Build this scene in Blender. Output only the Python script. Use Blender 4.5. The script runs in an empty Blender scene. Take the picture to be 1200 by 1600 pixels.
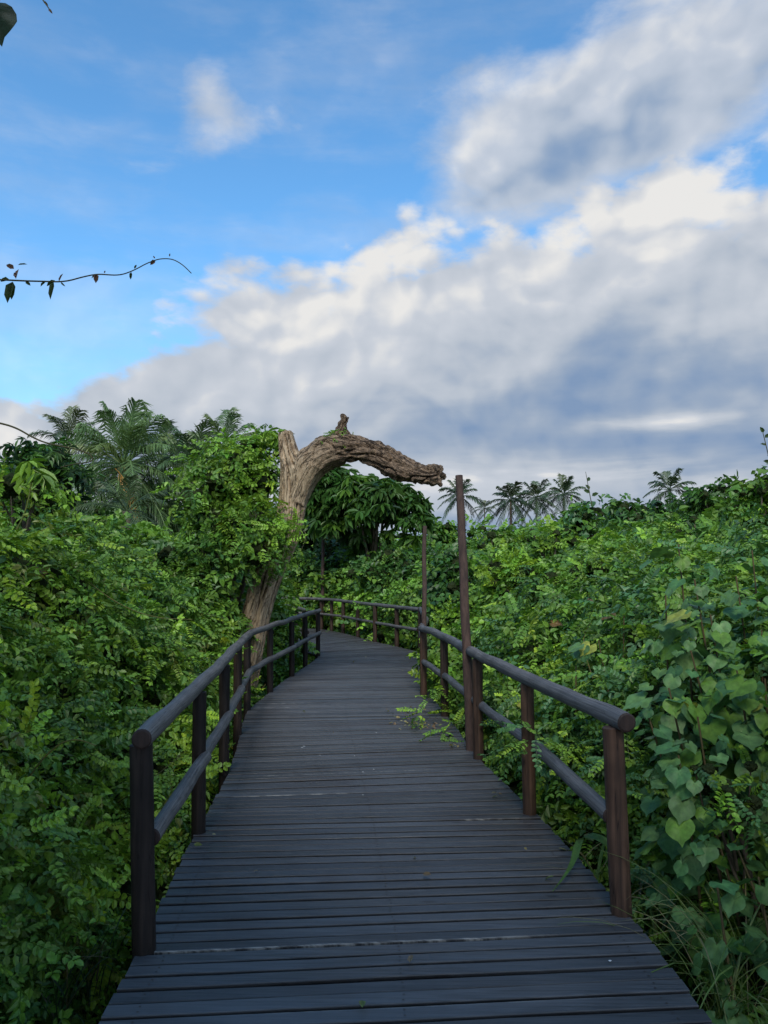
import bpy, math, random, time
_T0=time.time()
import numpy as np
from mathutils import Vector, noise as mnoise, kdtree
random.seed(7)
RNG = np.random.default_rng(11)
R = math.radians
scn = bpy.context.scene
COL = scn.collection

# ------------------------------------------------------------------ camera geometry (photo measured)
TH = math.atan(100/1200.0)          # pitch up
CH = 1.60                           # eye height above the deck
def ray(px, py):
    dx = (px-600)/1200.0; dy = (800-py)/1200.0
    return np.array([dx, math.cos(TH)-dy*math.sin(TH), math.sin(TH)+dy*math.cos(TH)])
def gp(px, py, z=0.0):              # point of the photo's ray on a level plane
    d = ray(px, py); t = (z-CH)/d[2]
    return np.array([d[0]*t, d[1]*t, z])
def dp(px, py, Y):                  # point at depth Y
    d = ray(px, py); t = Y/d[1]
    return np.array([d[0]*t, Y, CH+d[2]*t])

# ------------------------------------------------------------------ helpers
def tag(o, label=None, cat=None, group=None, kind=None):
    if label: o['label'] = label
    if cat: o['category'] = cat
    if group: o['group'] = group
    if kind: o['kind'] = kind
    return o
def empty(name, loc, label=None, cat=None, group=None):
    o = bpy.data.objects.new(name, None); COL.objects.link(o); o.location = tuple(float(v) for v in loc)
    o.empty_display_size = .2
    return tag(o, label, cat, group)
class MB:
    """collects numpy vertex / quad blocks, colours and material slots"""
    def __init__(s): s.v=[]; s.f=[]; s.c=[]; s.m=[]; s.n=0; s.sm=[]
    def add(s, V, F, col=(1,1,1), mi=0, smooth=False):
        V=np.asarray(V,dtype=np.float32).reshape(-1,3); F=np.asarray(F,dtype=np.int32).reshape(-1,4)
        c=np.asarray(col,dtype=np.float32)
        if c.ndim==1: c=np.tile(c,(len(V),1))
        s.v.append(V); s.f.append(F+s.n); s.c.append(c[:,:3]); s.m.append(np.full(len(F),mi,np.int32))
        s.sm.append(np.full(len(F),smooth,bool)); s.n+=len(V)
    def build(s, name, mats, parent=None, origin=(0,0,0)):
        me=bpy.data.meshes.new(name)
        V=np.concatenate(s.v)-np.asarray(origin,dtype=np.float32); F=np.concatenate(s.f); C=np.concatenate(s.c)
        M=np.concatenate(s.m); S=np.concatenate(s.sm)
        tri=F[:,3]==F[:,2]
        lt=np.where(tri,3,4); ls=np.concatenate([[0],np.cumsum(lt)[:-1]])
        keep=np.ones(F.shape,bool); keep[tri,3]=False
        L=F[keep]
        me.vertices.add(len(V)); me.vertices.foreach_set('co',V.ravel().astype(np.float32))
        me.loops.add(len(L)); me.loops.foreach_set('vertex_index',L.astype(np.int32))
        me.polygons.add(len(F)); me.polygons.foreach_set('loop_start',ls.astype(np.int32))
        me.polygons.foreach_set('material_index',M); me.polygons.foreach_set('use_smooth',S)
        a=me.attributes.new('Col','FLOAT_COLOR','POINT')
        a.data.foreach_set('color',np.concatenate([C,np.ones((len(C),1),np.float32)],1).ravel().astype(np.float32))
        me.update(calc_edges=True)
        for m in (mats if isinstance(mats,(list,tuple)) else [mats]): me.materials.append(m)
        o=bpy.data.objects.new(name,me); COL.objects.link(o)
        if parent is not None: o.parent=parent
        o.location=tuple(float(v) for v in origin)
        return o
def frames(P):
    P=np.asarray(P,float); T=np.gradient(P,axis=0); T/=np.linalg.norm(T,axis=1)[:,None]+1e-9
    ref=np.array([0,0,1.]) if abs(T[0][2])<.9 else np.array([1.,0,0])
    U=[];u=ref-T[0]*ref.dot(T[0]);u/=np.linalg.norm(u)
    for t in T:
        u=u-t*u.dot(t); u/=np.linalg.norm(u); U.append(u.copy())
    U=np.array(U); W=np.cross(T,U)
    return T,U,W
def tube(mb,P,rad,seg=12,col=(1,1,1),mi=0,cap=True,wob=0.0,seed=0,smooth=True):
    P=np.asarray(P,float); n=len(P); rad=np.broadcast_to(np.asarray(rad,float),(n,))
    T,U,W=frames(P); a=np.linspace(0,2*np.pi,seg,endpoint=False)
    rr=np.ones((n,seg))
    if wob:
        for i in range(n):
            for j in range(seg):
                rr[i,j]+=wob*mnoise.noise((math.cos(a[j])*.8+seed,math.sin(a[j])*.8,i*.35+seed*3))
    V=P[:,None,:]+(rad[:,None]*rr)[:,:,None]*(np.cos(a)[None,:,None]*U[:,None,:]+np.sin(a)[None,:,None]*W[:,None,:])
    V=V.reshape(-1,3)
    i,j=np.meshgrid(np.arange(n-1),np.arange(seg),indexing='ij'); j2=(j+1)%seg
    F=np.stack([i*seg+j,i*seg+j2,(i+1)*seg+j2,(i+1)*seg+j],-1).reshape(-1,4)
    mb.add(V,F,col,mi,smooth)
    if cap:
        for k,e in ((0,-1),(n-1,1)):
            ring=V[k*seg:(k+1)*seg]; inner=P[k]+(ring-P[k])*.80+T[k]*e*rad[k]*.10; mid=P[k]+(ring-P[k])*.4+T[k]*e*rad[k]*.11
            VV=np.concatenate([ring,inner,mid,[P[k]+T[k]*e*rad[k]*.11]]); jj=np.arange(seg); q=(jj+1)%seg
            A=np.stack([jj,q,q+seg,jj+seg],1); B=A+seg; Cc=np.stack([jj+2*seg,q+2*seg,np.full(seg,3*seg),np.full(seg,3*seg)],1)
            FF=np.concatenate([A,B,Cc])
            if e<0: FF=np.where((FF[:,3]==FF[:,2])[:,None],FF[:,[1,0,2,3]],FF[:,::-1])
            mb.add(VV,FF,col,mi,False)
def smoothpath(P,n):
    P=np.asarray(P,float); d=np.r_[0,np.cumsum(np.linalg.norm(np.diff(P[:,:3],axis=0),axis=1))]
    s=np.linspace(0,d[-1],n); out=np.stack([np.interp(s,d,P[:,k]) for k in range(P.shape[1])],1)
    k=max(1,n//(len(P)*2)); ker=np.ones(2*k+1)/(2*k+1)
    pad=np.concatenate([np.repeat(out[:1],k,0)*2-out[1:k+1][::-1],out,np.repeat(out[-1:],k,0)*2-out[-k-1:-1][::-1]])
    return np.stack([np.convolve(pad[:,c],ker,'valid') for c in range(P.shape[1])],1)

# ------------------------------------------------------------------ materials
def newmat(name):
    m=bpy.data.materials.new(name); m.use_nodes=True; nt=m.node_tree
    for n in list(nt.nodes): nt.nodes.remove(n)
    return m,nt
def node(nt,t,**kw):
    n=nt.nodes.new(t)
    for k,v in kw.items():
        if k in n.inputs.keys(): n.inputs[k].default_value=v
        else: setattr(n,k,v)
    return n
def mth(nt,op,a,b=None,c=None,clamp=False):
    n=nt.nodes.new('ShaderNodeMath'); n.operation=op; n.use_clamp=clamp
    for i,x in enumerate((a,b,c)):
        if x is None: continue
        if isinstance(x,(int,float)): n.inputs[i].default_value=x
        else: nt.links.new(x,n.inputs[i])
    return n.outputs[0]
def maprange(nt,x,a,b,c=0,d=1,smooth=True):
    n=nt.nodes.new('ShaderNodeMapRange'); n.interpolation_type='SMOOTHSTEP' if smooth else 'LINEAR'; n.clamp=True if not smooth else n.clamp
    nt.links.new(x,n.inputs['Value']); 
    for k,v in zip(('From Min','From Max','To Min','To Max'),(a,b,c,d)): n.inputs[k].default_value=v
    return n.outputs[0]
def mix(nt,f,a,b,blend='MIX'):
    n=nt.nodes.new('ShaderNodeMix'); n.data_type='RGBA'; n.blend_type=blend; n.clamp_factor=True
    for i,x in ((0,f),(6,a),(7,b)):
        if isinstance(x,(int,float)): n.inputs[i].default_value=x
        elif isinstance(x,(tuple,list)): n.inputs[i].default_value=(*x[:3],1)
        else: nt.links.new(x,n.inputs[i])
    return n.outputs[2]
def noise_t(nt,vec,scale,detail=4,rough=.55,dist=0.0):
    n=nt.nodes.new('ShaderNodeTexNoise'); n.inputs['Scale'].default_value=scale; n.inputs['Detail'].default_value=detail
    n.inputs['Roughness'].default_value=rough; n.inputs['Distortion'].default_value=dist
    if vec is not None: nt.links.new(vec,n.inputs['Vector'])
    return n.outputs[0]
def mapping(nt,vec,scale=(1,1,1),loc=(0,0,0),rot=(0,0,0)):
    n=nt.nodes.new('ShaderNodeMapping'); n.inputs['Scale'].default_value=scale; n.inputs['Location'].default_value=loc; n.inputs['Rotation'].default_value=rot
    nt.links.new(vec,n.inputs['Vector']); return n.outputs[0]
def bump(nt,h,strength,dist=.01):
    n=nt.nodes.new('ShaderNodeBump'); n.inputs['Strength'].default_value=strength; n.inputs['Distance'].default_value=dist
    nt.links.new(h,n.inputs['Height']); return n.outputs[0]

def leaf_material(name,rough=.42,trans=.28,spec=.45,ns=60):
    m,nt=newmat(name); L=nt.links
    at=node(nt,'ShaderNodeAttribute',attribute_name='Col')
    tc=node(nt,'ShaderNodeTexCoord')
    n=noise_t(nt,tc.outputs['Object'],ns,3,.6)
    k=maprange(nt,n,.25,.75,.72,1.22)
    g=node(nt,'ShaderNodeHueSaturation'); L.new(at.outputs['Color'],g.inputs['Color']); L.new(k,g.inputs['Value'])
    p=node(nt,'ShaderNodeBsdfPrincipled'); L.new(g.outputs[0],p.inputs['Base Color']); p.inputs['Roughness'].default_value=rough
    p.inputs['Specular IOR Level'].default_value=spec
    L.new(bump(nt,n,.25,.01),p.inputs['Normal'])
    t=node(nt,'ShaderNodeBsdfTranslucent'); tcx=mix(nt,1.0,g.outputs[0],(1.15,1.1,.45),'MULTIPLY'); L.new(tcx,t.inputs['Color'])
    ms=node(nt,'ShaderNodeMixShader'); ms.inputs[0].default_value=trans; L.new(p.outputs[0],ms.inputs[1]); L.new(t.outputs[0],ms.inputs[2])
    o=node(nt,'ShaderNodeOutputMaterial'); L.new(ms.outputs[0],o.inputs['Surface']); return m
def simple(name,c1,c2,scale,rough=.8,stretch=(1,1,1),bs=.5,bd=.01,spec=.3,detail=6,usecol=False):
    m,nt=newmat(name); L=nt.links; tc=node(nt,'ShaderNodeTexCoord')
    v=mapping(nt,tc.outputs['Object'],stretch)
    n=noise_t(nt,v,scale,detail,.62,.2); f=maprange(nt,n,.3,.7)
    c=mix(nt,f,c1,c2)
    if usecol:
        at=node(nt,'ShaderNodeAttribute',attribute_name='Col'); c=mix(nt,1.0,c,at.outputs['Color'],'MULTIPLY')
    p=node(nt,'ShaderNodeBsdfPrincipled'); L.new(c,p.inputs['Base Color']); p.inputs['Roughness'].default_value=rough
    p.inputs['Specular IOR Level'].default_value=spec
    L.new(bump(nt,n,bs,bd),p.inputs['Normal'])
    o=node(nt,'ShaderNodeOutputMaterial'); L.new(p.outputs[0],o.inputs['Surface']); return m

M_leaf=leaf_material('leaf_green',.42)
M_leaf_big=leaf_material('leaf_broad',.5,.25,.35,25)
M_palm=leaf_material('palm_leaf',.45,.2,.4,8)
M_grass=leaf_material('grass_blade',.5,.3,.3,30)
M_stem=simple('green_stem',(.06,.06,.03),(.10,.075,.04),12,.7,usecol=True)
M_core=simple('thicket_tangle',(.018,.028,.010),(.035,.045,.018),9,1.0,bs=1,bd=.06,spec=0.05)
M_bark=simple('bark',(.07,.055,.04),(.16,.13,.10),9,.9,(1,1,.35),1,.02,.15)
M_post_d=simple('post_wood_dark',(.020,.014,.013),(.045,.029,.024),14,.62,(3,3,.25),.6,.004,.3,usecol=True)
M_rail=simple('rail_wood_grey',(.085,.075,.072),(.21,.19,.185),10,.6,(1,1,1),.5,.004,.35,usecol=True)
M_iron=simple('pole_rusty',(.045,.030,.026),(.095,.060,.048),16,.75,(2,2,.5),.5,.004,.25)

def post_material(name,c1,c2):
    m,nt=newmat(name); L=nt.links; tc=node(nt,'ShaderNodeTexCoord')
    at=node(nt,'ShaderNodeAttribute',attribute_name='Col')
    g=noise_t(nt,mapping(nt,tc.outputs['Object'],(38,38,1.6)),1,6,.65,.3)
    b=noise_t(nt,tc.outputs['Object'],3.5,3)
    c=mix(nt,maprange(nt,g,.3,.7),c1,c2); c=mix(nt,maprange(nt,b,.35,.7,0,.6),c,tuple(x*.45 for x in c1))
    c=mix(nt,1.0,c,at.outputs['Color'],'MULTIPLY')
    w=noise_t(nt,mapping(nt,tc.outputs['Object'],(26,26,.7),(3,1,0)),1,2,.5)
    crack=maprange(nt,mth(nt,'ABSOLUTE',mth(nt,'SUBTRACT',w,.5)),0,.012,1,0)
    c=mix(nt,mth(nt,'MULTIPLY',crack,.75),c,(.006,.004,.004))
    p=node(nt,'ShaderNodeBsdfPrincipled'); L.new(c,p.inputs['Base Color']); p.inputs['Roughness'].default_value=.62; p.inputs['Specular IOR Level'].default_value=.3
    h=mth(nt,'SUBTRACT',g,mth(nt,'MULTIPLY',crack,.8)); L.new(bump(nt,h,.7,.004),p.inputs['Normal'])
    o=node(nt,'ShaderNodeOutputMaterial'); L.new(p.outputs[0],o.inputs['Surface']); return m
M_post=post_material('post_wood',(.034,.023,.017),(.098,.064,.044))

def rail_material():
    m,nt=newmat('rail_log'); L=nt.links; tc=node(nt,'ShaderNodeTexCoord'); geo=node(nt,'ShaderNodeNewGeometry')
    at=node(nt,'ShaderNodeAttribute',attribute_name='Col')      # r: along the log (m/10), g: around, b: log id
    sp=node(nt,'ShaderNodeSeparateColor'); L.new(at.outputs['Color'],sp.inputs[0])
    cb=node(nt,'ShaderNodeCombineXYZ'); 
    L.new(mth(nt,'MULTIPLY',sp.outputs[0],22),cb.inputs[0]); L.new(mth(nt,'MULTIPLY',sp.outputs[1],26),cb.inputs[1]); L.new(mth(nt,'MULTIPLY',sp.outputs[2],50),cb.inputs[2])
    g=noise_t(nt,cb.outputs[0],1,6,.65,.4)
    b=noise_t(nt,tc.outputs['Object'],5,4)
    c=mix(nt,maprange(nt,g,.3,.7),(.066,.061,.057),(.185,.170,.160)); c=mix(nt,maprange(nt,b,.4,.75,0,.6),c,(.038,.034,.034))
    k=noise_t(nt,mapping(nt,cb.outputs[0],(.6,.35,1)),1,2,.5,.6)
    crack=maprange(nt,mth(nt,'ABSOLUTE',mth(nt,'SUBTRACT',k,.5)),0,.014,1,0)
    c=mix(nt,mth(nt,'MULTIPLY',crack,.8),c,(.012,.01,.01))
    p=node(nt,'ShaderNodeBsdfPrincipled'); L.new(c,p.inputs['Base Color']); p.inputs['Roughness'].default_value=.55; p.inputs['Specular IOR Level'].default_value=.4
    L.new(bump(nt,mth(nt,'SUBTRACT',g,crack),.6,.004),p.inputs['Normal'])
    o=node(nt,'ShaderNodeOutputMaterial'); L.new(p.outputs[0],o.inputs['Surface']); return m
M_log=rail_material()

def deck_material():
    m,nt=newmat('deck_plank_wood'); L=nt.links
    at=node(nt,'ShaderNodeAttribute',attribute_name='Col')      # r: random per plank, g: tone with shade painted on plank sides, b: worn edge
    sp=node(nt,'ShaderNodeSeparateColor'); L.new(at.outputs['Color'],sp.inputs[0])
    tc=node(nt,'ShaderNodeTexCoord')
    off=node(nt,'ShaderNodeCombineXYZ'); L.new(mth(nt,'MULTIPLY',sp.outputs[0],37),off.inputs[0]); L.new(mth(nt,'MULTIPLY',sp.outputs[0],91),off.inputs[2])
    va=nt.nodes.new('ShaderNodeVectorMath'); va.operation='ADD'; L.new(tc.outputs['Object'],va.inputs[0]); L.new(off.outputs[0],va.inputs[1])
    g=noise_t(nt,mapping(nt,va.outputs[0],(3.2,75,20)),1,6,.66,.5)
    g2=noise_t(nt,mapping(nt,va.outputs[0],(.8,9,1)),1,3,.5)
    b=noise_t(nt,tc.outputs['Object'],1.1,4,.6)
    c=mix(nt,maprange(nt,g,.28,.72),(.027,.029,.031),(.088,.091,.098))
    c=mix(nt,maprange(nt,g2,.35,.7,0,.5),c,(.100,.108,.118))
    c=mix(nt,maprange(nt,b,.45,.72,0,.55),c,(.038,.031,.030))
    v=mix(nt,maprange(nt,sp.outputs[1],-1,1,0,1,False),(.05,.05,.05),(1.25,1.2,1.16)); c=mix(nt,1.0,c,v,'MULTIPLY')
    # knots
    vo=node(nt,'ShaderNodeTexVoronoi'); vo.inputs['Scale'].default_value=1; L.new(mapping(nt,va.outputs[0],(2.2,6,2)),vo.inputs['Vector'])
    kn=maprange(nt,vo.outputs['Distance'],.03,.11,1,0); c=mix(nt,mth(nt,'MULTIPLY',kn,.7),c,(.012,.009,.009))
    c=mix(nt,mth(nt,'MULTIPLY',sp.outputs[2],maprange(nt,noise_t(nt,mapping(nt,tc.outputs['Object'],(6,90,1)),1,5,.7),.42,.62)),c,(.27,.26,.24))
    p=node(nt,'ShaderNodeBsdfPrincipled'); L.new(c,p.inputs['Base Color'])
    L.new(maprange(nt,g2,.3,.7,.42,.62),p.inputs['Roughness']); p.inputs['Specular IOR Level'].default_value=.42
    L.new(bump(nt,mth(nt,'SUBTRACT',g,mth(nt,'MULTIPLY',kn,.6)),.55,.004),p.inputs['Normal'])
    o=node(nt,'ShaderNodeOutputMaterial'); L.new(p.outputs[0],o.inputs['Surface']); return m
M_deck=deck_material()

def deadwood_material():
    m,nt=newmat('dead_wood'); L=nt.links
    at=node(nt,'ShaderNodeAttribute',attribute_name='Col')   # r: along, g: around, b: rough-bark amount
    sp=node(nt,'ShaderNodeSeparateColor'); L.new(at.outputs['Color'],sp.inputs[0])
    tc=node(nt,'ShaderNodeTexCoord'); geo=node(nt,'ShaderNodeNewGeometry')
    n0=noise_t(nt,mapping(nt,tc.outputs['Object'],(30,30,4)),1,7,.7,.6)
    n1=noise_t(nt,tc.outputs['Object'],5,6,.65,.5)
    n2=noise_t(nt,tc.outputs['Object'],28,6,.7,.3)
    smooth=mix(nt,maprange(nt,n0,.3,.7),(.33,.235,.145),(.56,.43,.285))
    smooth=mix(nt,maprange(nt,n1,.5,.68,0,.75),smooth,(.15,.10,.065))
    rough=mix(nt,maprange(nt,n2,.35,.65),(.085,.058,.040),(.31,.215,.140))
    rough=mix(nt,maprange(nt,n1,.5,.7,0,.7),rough,(.42,.31,.20))
    c=mix(nt,sp.outputs[2],smooth,rough)
    cv=node(nt,'ShaderNodeCombineXYZ'); L.new(mth(nt,'MULTIPLY',sp.outputs[0],16),cv.inputs[0]); L.new(mth(nt,'MULTIPLY',sp.outputs[1],9),cv.inputs[1])
    ck=noise_t(nt,cv.outputs[0],1.3,5,.6,.7); crk=maprange(nt,mth(nt,'ABSOLUTE',mth(nt,'SUBTRACT',ck,.5)),0,.03,1,0)
    c=mix(nt,mth(nt,'MULTIPLY',crk,mth(nt,'ADD',mth(nt,'MULTIPLY',sp.outputs[2],.45),.4)),c,(.022,.016,.012))
    # concave creases blend to a darker colour
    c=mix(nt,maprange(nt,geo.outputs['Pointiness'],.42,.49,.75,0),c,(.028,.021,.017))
    p=node(nt,'ShaderNodeBsdfPrincipled'); L.new(c,p.inputs['Base Color']); p.inputs['Roughness'].default_value=.85; p.inputs['Specular IOR Level'].default_value=.2
    h=mth(nt,'ADD',mth(nt,'MULTIPLY',n0,.6),mth(nt,'MULTIPLY',n2,sp.outputs[2])); h=mth(nt,'SUBTRACT',h,mth(nt,'MULTIPLY',crk,.9)); L.new(bump(nt,h,1.0,.035),p.inputs['Normal'])
    o=node(nt,'ShaderNodeOutputMaterial'); L.new(p.outputs[0],o.inputs['Surface']); return m
M_dead=deadwood_material()
M_soil=simple('soil_litter',(.020,.015,.010),(.055,.045,.028),3,1.0,bs=1,bd=.05,spec=.1)

# ------------------------------------------------------------------ boardwalk edges from the photo
Lpx=[(225,1485),(310,1301),(350,1207),(371,1148),(386,1109),(422,1081),(456,1056.5),(477,1039),(497,1025)]
Rpx=[(971,1426),(827.5,1272),(748,1186),(695,1119.5),(662,1088)]
Lp=[gp(*p) for p in Lpx]; Rp=[gp(*p) for p in Rpx]
RC=gp(657,1019)                                            # far corner of the right railing
Fp=[gp(620,1010),gp(586,1002.7),gp(559,995),gp(536,989),gp(518,985),gp(502,983)]
# continuing branch to the left
Lc=[np.array([-1.95,17.2,0]),np.array([-2.6,19.2,0]),np.array([-3.6,21.1,0]),np.array([-5.3,22.5,0]),np.array([-7.6,23.2,0])]
Fc=[np.array([-2.85,24.3,0]),np.array([-4.3,25.0,0]),np.array([-6.0,25.5,0]),np.array([-8.0,25.9,0])]
# deck borders (a little outside/inside the posts)
eL=[np.array([-.93,-2.5,0]),np.array([-.93,1.5,0])]+[p+np.array([.035,0,0]) for p in Lp]+Lc
eR=[np.array([1.18,-2.5,0]),np.array([1.19,1.5,0]),np.array([1.235,3.0,0])]+[p+np.array([.03,0,0]) for p in Rp]+[np.array([.60,12.5,0]),RC]+Fp+Fc
def resample(P,n):
    P=np.array(P); d=np.r_[0,np.cumsum(np.linalg.norm(np.diff(P,axis=0),axis=1))]; s=np.linspace(0,d[-1],n)
    return np.stack([np.interp(s,d,P[:,k]) for k in range(3)],1)
# matched stations so planks stay square to the path
ctl=[(eL[0],eR[0]),(eL[1],np.array([1.19,1.60,0])),(gp(212,1492),gp(1006,1456)),(gp(303,1306),gp(862,1296)),(gp(360,1206),gp(752,1190)),
     (gp(384,1113),gp(690,1108)),(gp(440,1066),gp(655,1062)),(gp(483,1038),gp(656,1031)),(Lp[-1]+np.array([.035,0,0]),RC),(Lc[0],Fp[1]),(Lc[1],Fp[3]),(Lc[2],Fp[5]),(Lc[3],Fc[1]),(Lc[4],Fc[3])]
stL=[];stR=[]
PITCH=.100
for (a,b),(c,d) in zip(ctl[:-1],ctl[1:]):
    ln=.5*(np.linalg.norm(c-a)+np.linalg.norm(d-b)); k=max(1,int(round(ln/PITCH)))
    for i in range(k): stL.append(a+(c-a)*i/k); stR.append(b+(d-b)*i/k)
stL.append(ctl[-1][0]); stR.append(ctl[-1][1])
stL=np.array(stL); stR=np.array(stR)
def smooth_line(A,k=5):
    out=A.copy()
    for _ in range(k): out[1:-1]=.25*out[:-2]+.5*out[1:-1]+.25*out[2:]
    return out
stL=smooth_line(stL,10); stR=smooth_line(stR,10)
dk=MB(); rr=random.Random(5)
nl=MB()
for i in range(len(stL)-1):
    a,b,c,d=stL[i],stR[i],stR[i+1],stL[i+1]
    u=(b-a)/np.linalg.norm(b-a)
    oL=rr.uniform(-.004,.010); oR=rr.uniform(-.004,.010); z=rr.uniform(-.003,.004)
    tt=rr.uniform(.13,.27); t0=tt*.5+rr.uniform(-.02,.02); t1=1-(tt-tt*.5)
    wn=11; 
    rows=[]
    A=a+(d-a)*t0-u*oL; B=b+(c-b)*t0+u*oR; Cc=b+(c-b)*t1+u*oR; D=a+(d-a)*t1-u*oL
    rnd=rr.random(); tone=rr.random(); worn=0
    y0=a[1]
    if i in (WORN:=set()): worn=1
    # cross section: slightly rounded plank, thickness 3 cm
    V=[];Fq=[]
    prof=[(0,-.030),(0,-.004),(.04,0),(.13,0),(.87,0),(.96,0),(1,-.004),(1,-.030)]
    ns=7
    bow=[rr.uniform(-.0015,.0015) for _ in range(ns)]; wv=rr.uniform(-.004,.004)
    for s in range(ns):
        f=s/(ns-1); P0=A+(B-A)*f; P1=D+(Cc-D)*f
        for (q,h) in prof: V.append(P0+(P1-P0)*(q)+np.array([0,wv*math.sin(f*3.1),z+h+bow[s]]))
    for s in range(ns-1):
        for k in range(len(prof)-1): Fq.append((s*8+k,(s+1)*8+k,(s+1)*8+k+1,s*8+k+1))
    e0=(ns-1)*8; cap=[(0,1,6,7),(1,2,5,6),(e0+7,e0+6,e0+1,e0),(e0+6,e0+5,e0+2,e0+1)]
    Fq+=cap
    V=np.array(V)
    c3=np.zeros((len(V),3)); c3[:,0]=rnd; c3[:,1]=tone; c3[0::8,1]=-1.2; c3[7::8,1]=-1.2; c3[1::8,1]=-.3; c3[6::8,1]=-.3  # side faces painted darker so the gaps between planks look shaded
    midd=.5*(A[1]+B[1])
    for (wy,x0,x1,e) in ((3.55,-1.1,.72,1),(6.45,-1.3,.35,1),(4.35,.2,.7,0),(9.6,-1.7,-.9,1),(9.95,-1.7,-1.1,1),(5.15,.5,.9,1),(2.9,-.3,.9,0),(5.85,-1.2,-.5,1)):
        if abs(midd-wy)<PITCH/2:
            for q in range(len(V)):
                if x0<V[q][0]<x1 and (q%8 in ((0,1,2) if e else (5,6,7))): c3[q,2]=1
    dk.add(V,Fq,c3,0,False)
    # nail heads
    if A[1]<11:
        for f in (.055,.5,.945):
            for q in (.28,.72):
                P=A+(B-A)*(f+rr.uniform(-.004,.004)); P=P+((D+(Cc-D)*f)-P)*q+np.array([0,0,z+.0022])
                an=np.linspace(0,2*np.pi,8,endpoint=False); ring=P+np.stack([np.cos(an)*.0045,np.sin(an)*.0045,np.zeros(8)],1)
                dk.add(np.concatenate([ring,[P]]),[(j,(j+1)%8,8,8) for j in range(8)],(1,1,1),1,False)
M_nail=simple('nail_head',(.02,.017,.015),(.05,.035,.03),40,.5,spec=.5)
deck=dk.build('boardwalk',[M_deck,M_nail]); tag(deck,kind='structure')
# joists and piles under the deck
jb=MB()
for f in (.07,.36,.64,.93):
    P=stL+(stR-stL)*f; P=P[::6].copy(); P[:,2]=-.105
    T=np.gradient(P,axis=0); T/=np.linalg.norm(T,axis=1)[:,None]; S=np.stack([-T[:,1],T[:,0],0*T[:,0]],1)*.03
    V=np.concatenate([P-S-[0,0,.07],P+S-[0,0,.07],P+S+[0,0,.07],P-S+[0,0,.07]]); n=len(P); Fq=[]
    for i in range(n-1):
        for k in range(4): Fq.append((k*n+i,((k+1)%4)*n+i,((k+1)%4)*n+i+1,k*n+i+1))
    jb.add(V,Fq)
jb.build('joist',[M_post_d],deck)
GZ=-.95
for k in range(4,len(stL)-4,13):
    for f in (.1,.9):
        P=stL[k]+(stR[k]-stL[k])*f
        m=MB(); tube(m,[P+[0,0,GZ-.2],P+[0,0,-.5],P+[0,0,-.176]],.07,10); m.build('support_post',[M_post_d],deck,P)

# ------------------------------------------------------------------ railings
RH=.895; RR=.0435
def log(name,pts,r,parent,seed):
    P=smoothpath(pts,max(6,int(np.linalg.norm(np.diff(np.array(pts),axis=0),axis=1).sum()/.09)))
    n=len(P); mb=MB(); seg=16
    for i in range(n):
        P[i]+=np.array([mnoise.noise((i*.13,seed,1)),0,mnoise.noise((i*.13,seed,5))])*.012
    rad=[r*(1+.10*mnoise.noise((i*.21,seed*7.3,2))) for i in range(n)]
    tube(mb,P,rad,seg,wob=.07,seed=seed)
    # colour coordinates
    d=np.r_[0,np.cumsum(np.linalg.norm(np.diff(P,axis=0),axis=1))]
    C=np.zeros((n*seg,3)); a=np.arange(seg)/seg
    C[:,0]=np.repeat(d/10,seg); C[:,1]=np.tile(np.abs(a-.5)*2,n); C[:,2]=(seed*.137)%1
    mb.c[0]=C.astype(np.float32)
    for k in (1,2):
        mb.c[k][:]=np.array([.3,.0,(seed*.31)%1])
    for k in (1,2): mb.m[k][:]=1; mb.c[k][:]=1
    return mb.build(name,[M_log,M_post_d],parent,P[0])
def post(P,h,r,parent,tone,lean=(0,0),name='post',bottom=-.55,seed=0,mat=None):
    mb=MB(); zs=np.linspace(bottom,h,14); pts=[(P[0]+lean[0]*z/max(h,.1),P[1]+lean[1]*z/max(h,.1),z) for z in zs]
    rad=[r*(1+.04*mnoise.noise((z*2,seed,3))) for z in zs]
    tube(mb,pts,rad,16,tone,wob=.05,seed=seed)
    return mb.build(name,[mat or M_post],parent,(P[0],P[1],0))
def onrail(z,pts): return [np.array([p[0],p[1],z]) for p in pts]

# left railing
left=empty('wooden_railing',Lp[0],'dark log railing along the left edge of the boardwalk, starting nearest the camera','railing','log railings of the boardwalk')
dark=(.34,.37,.44)
for i,p in enumerate(Lp):
    q=p+np.array([-.0,0,0]); o=post(q,RH-.03,(.050 if i==0 else .044),left,dark if i!=3 else (.5,.47,.48),lean=((-.035,0) if i==0 else (-.01,0)),seed=i+1)
    o.location=tuple(np.array(o.location)-np.array(left.location))
def reloc(o,par): o.location=tuple(np.array(o.location)-np.array(par.location)); return o
topL=[gp(218,1148,RH+.0)]+[np.array([p[0]-.015,p[1],0]) for p in Lp[1:]]
topL=[np.array([Lp[0][0]-.015,Lp[0][1]-.06,RH+.005])]+onrail(RH+.01,[Lp[1]-[.015,0,0],Lp[2]-[.015,0,0],Lp[3],Lp[4]-[-.02,0,0]])
reloc(log('top_rail',topL,RR,left,1),left)
reloc(log('top_rail',onrail(RH+.012,[Lp[4]+[.02,-.05,0],Lp[5],Lp[6],Lp[7],Lp[8]+[.02,.05,0]]),RR*.92,left,2),left)
MZ=.46
prev=Lp[0]
for k,(i,j) in enumerate(((0,1),(1,2),(2,3),(3,4),(4,6),(6,8))):
    a=Lp[i]; b=Lp[j]; s=np.array([.035,0,0]); s0=np.array([.012,.03,0])
    mid=[a+s0,b+s] if j-i==1 else [a+s0,Lp[i+1]+s,b+s]
    reloc(log('middle_rail',onrail(MZ,mid),.039,left,10+k),left)

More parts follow.
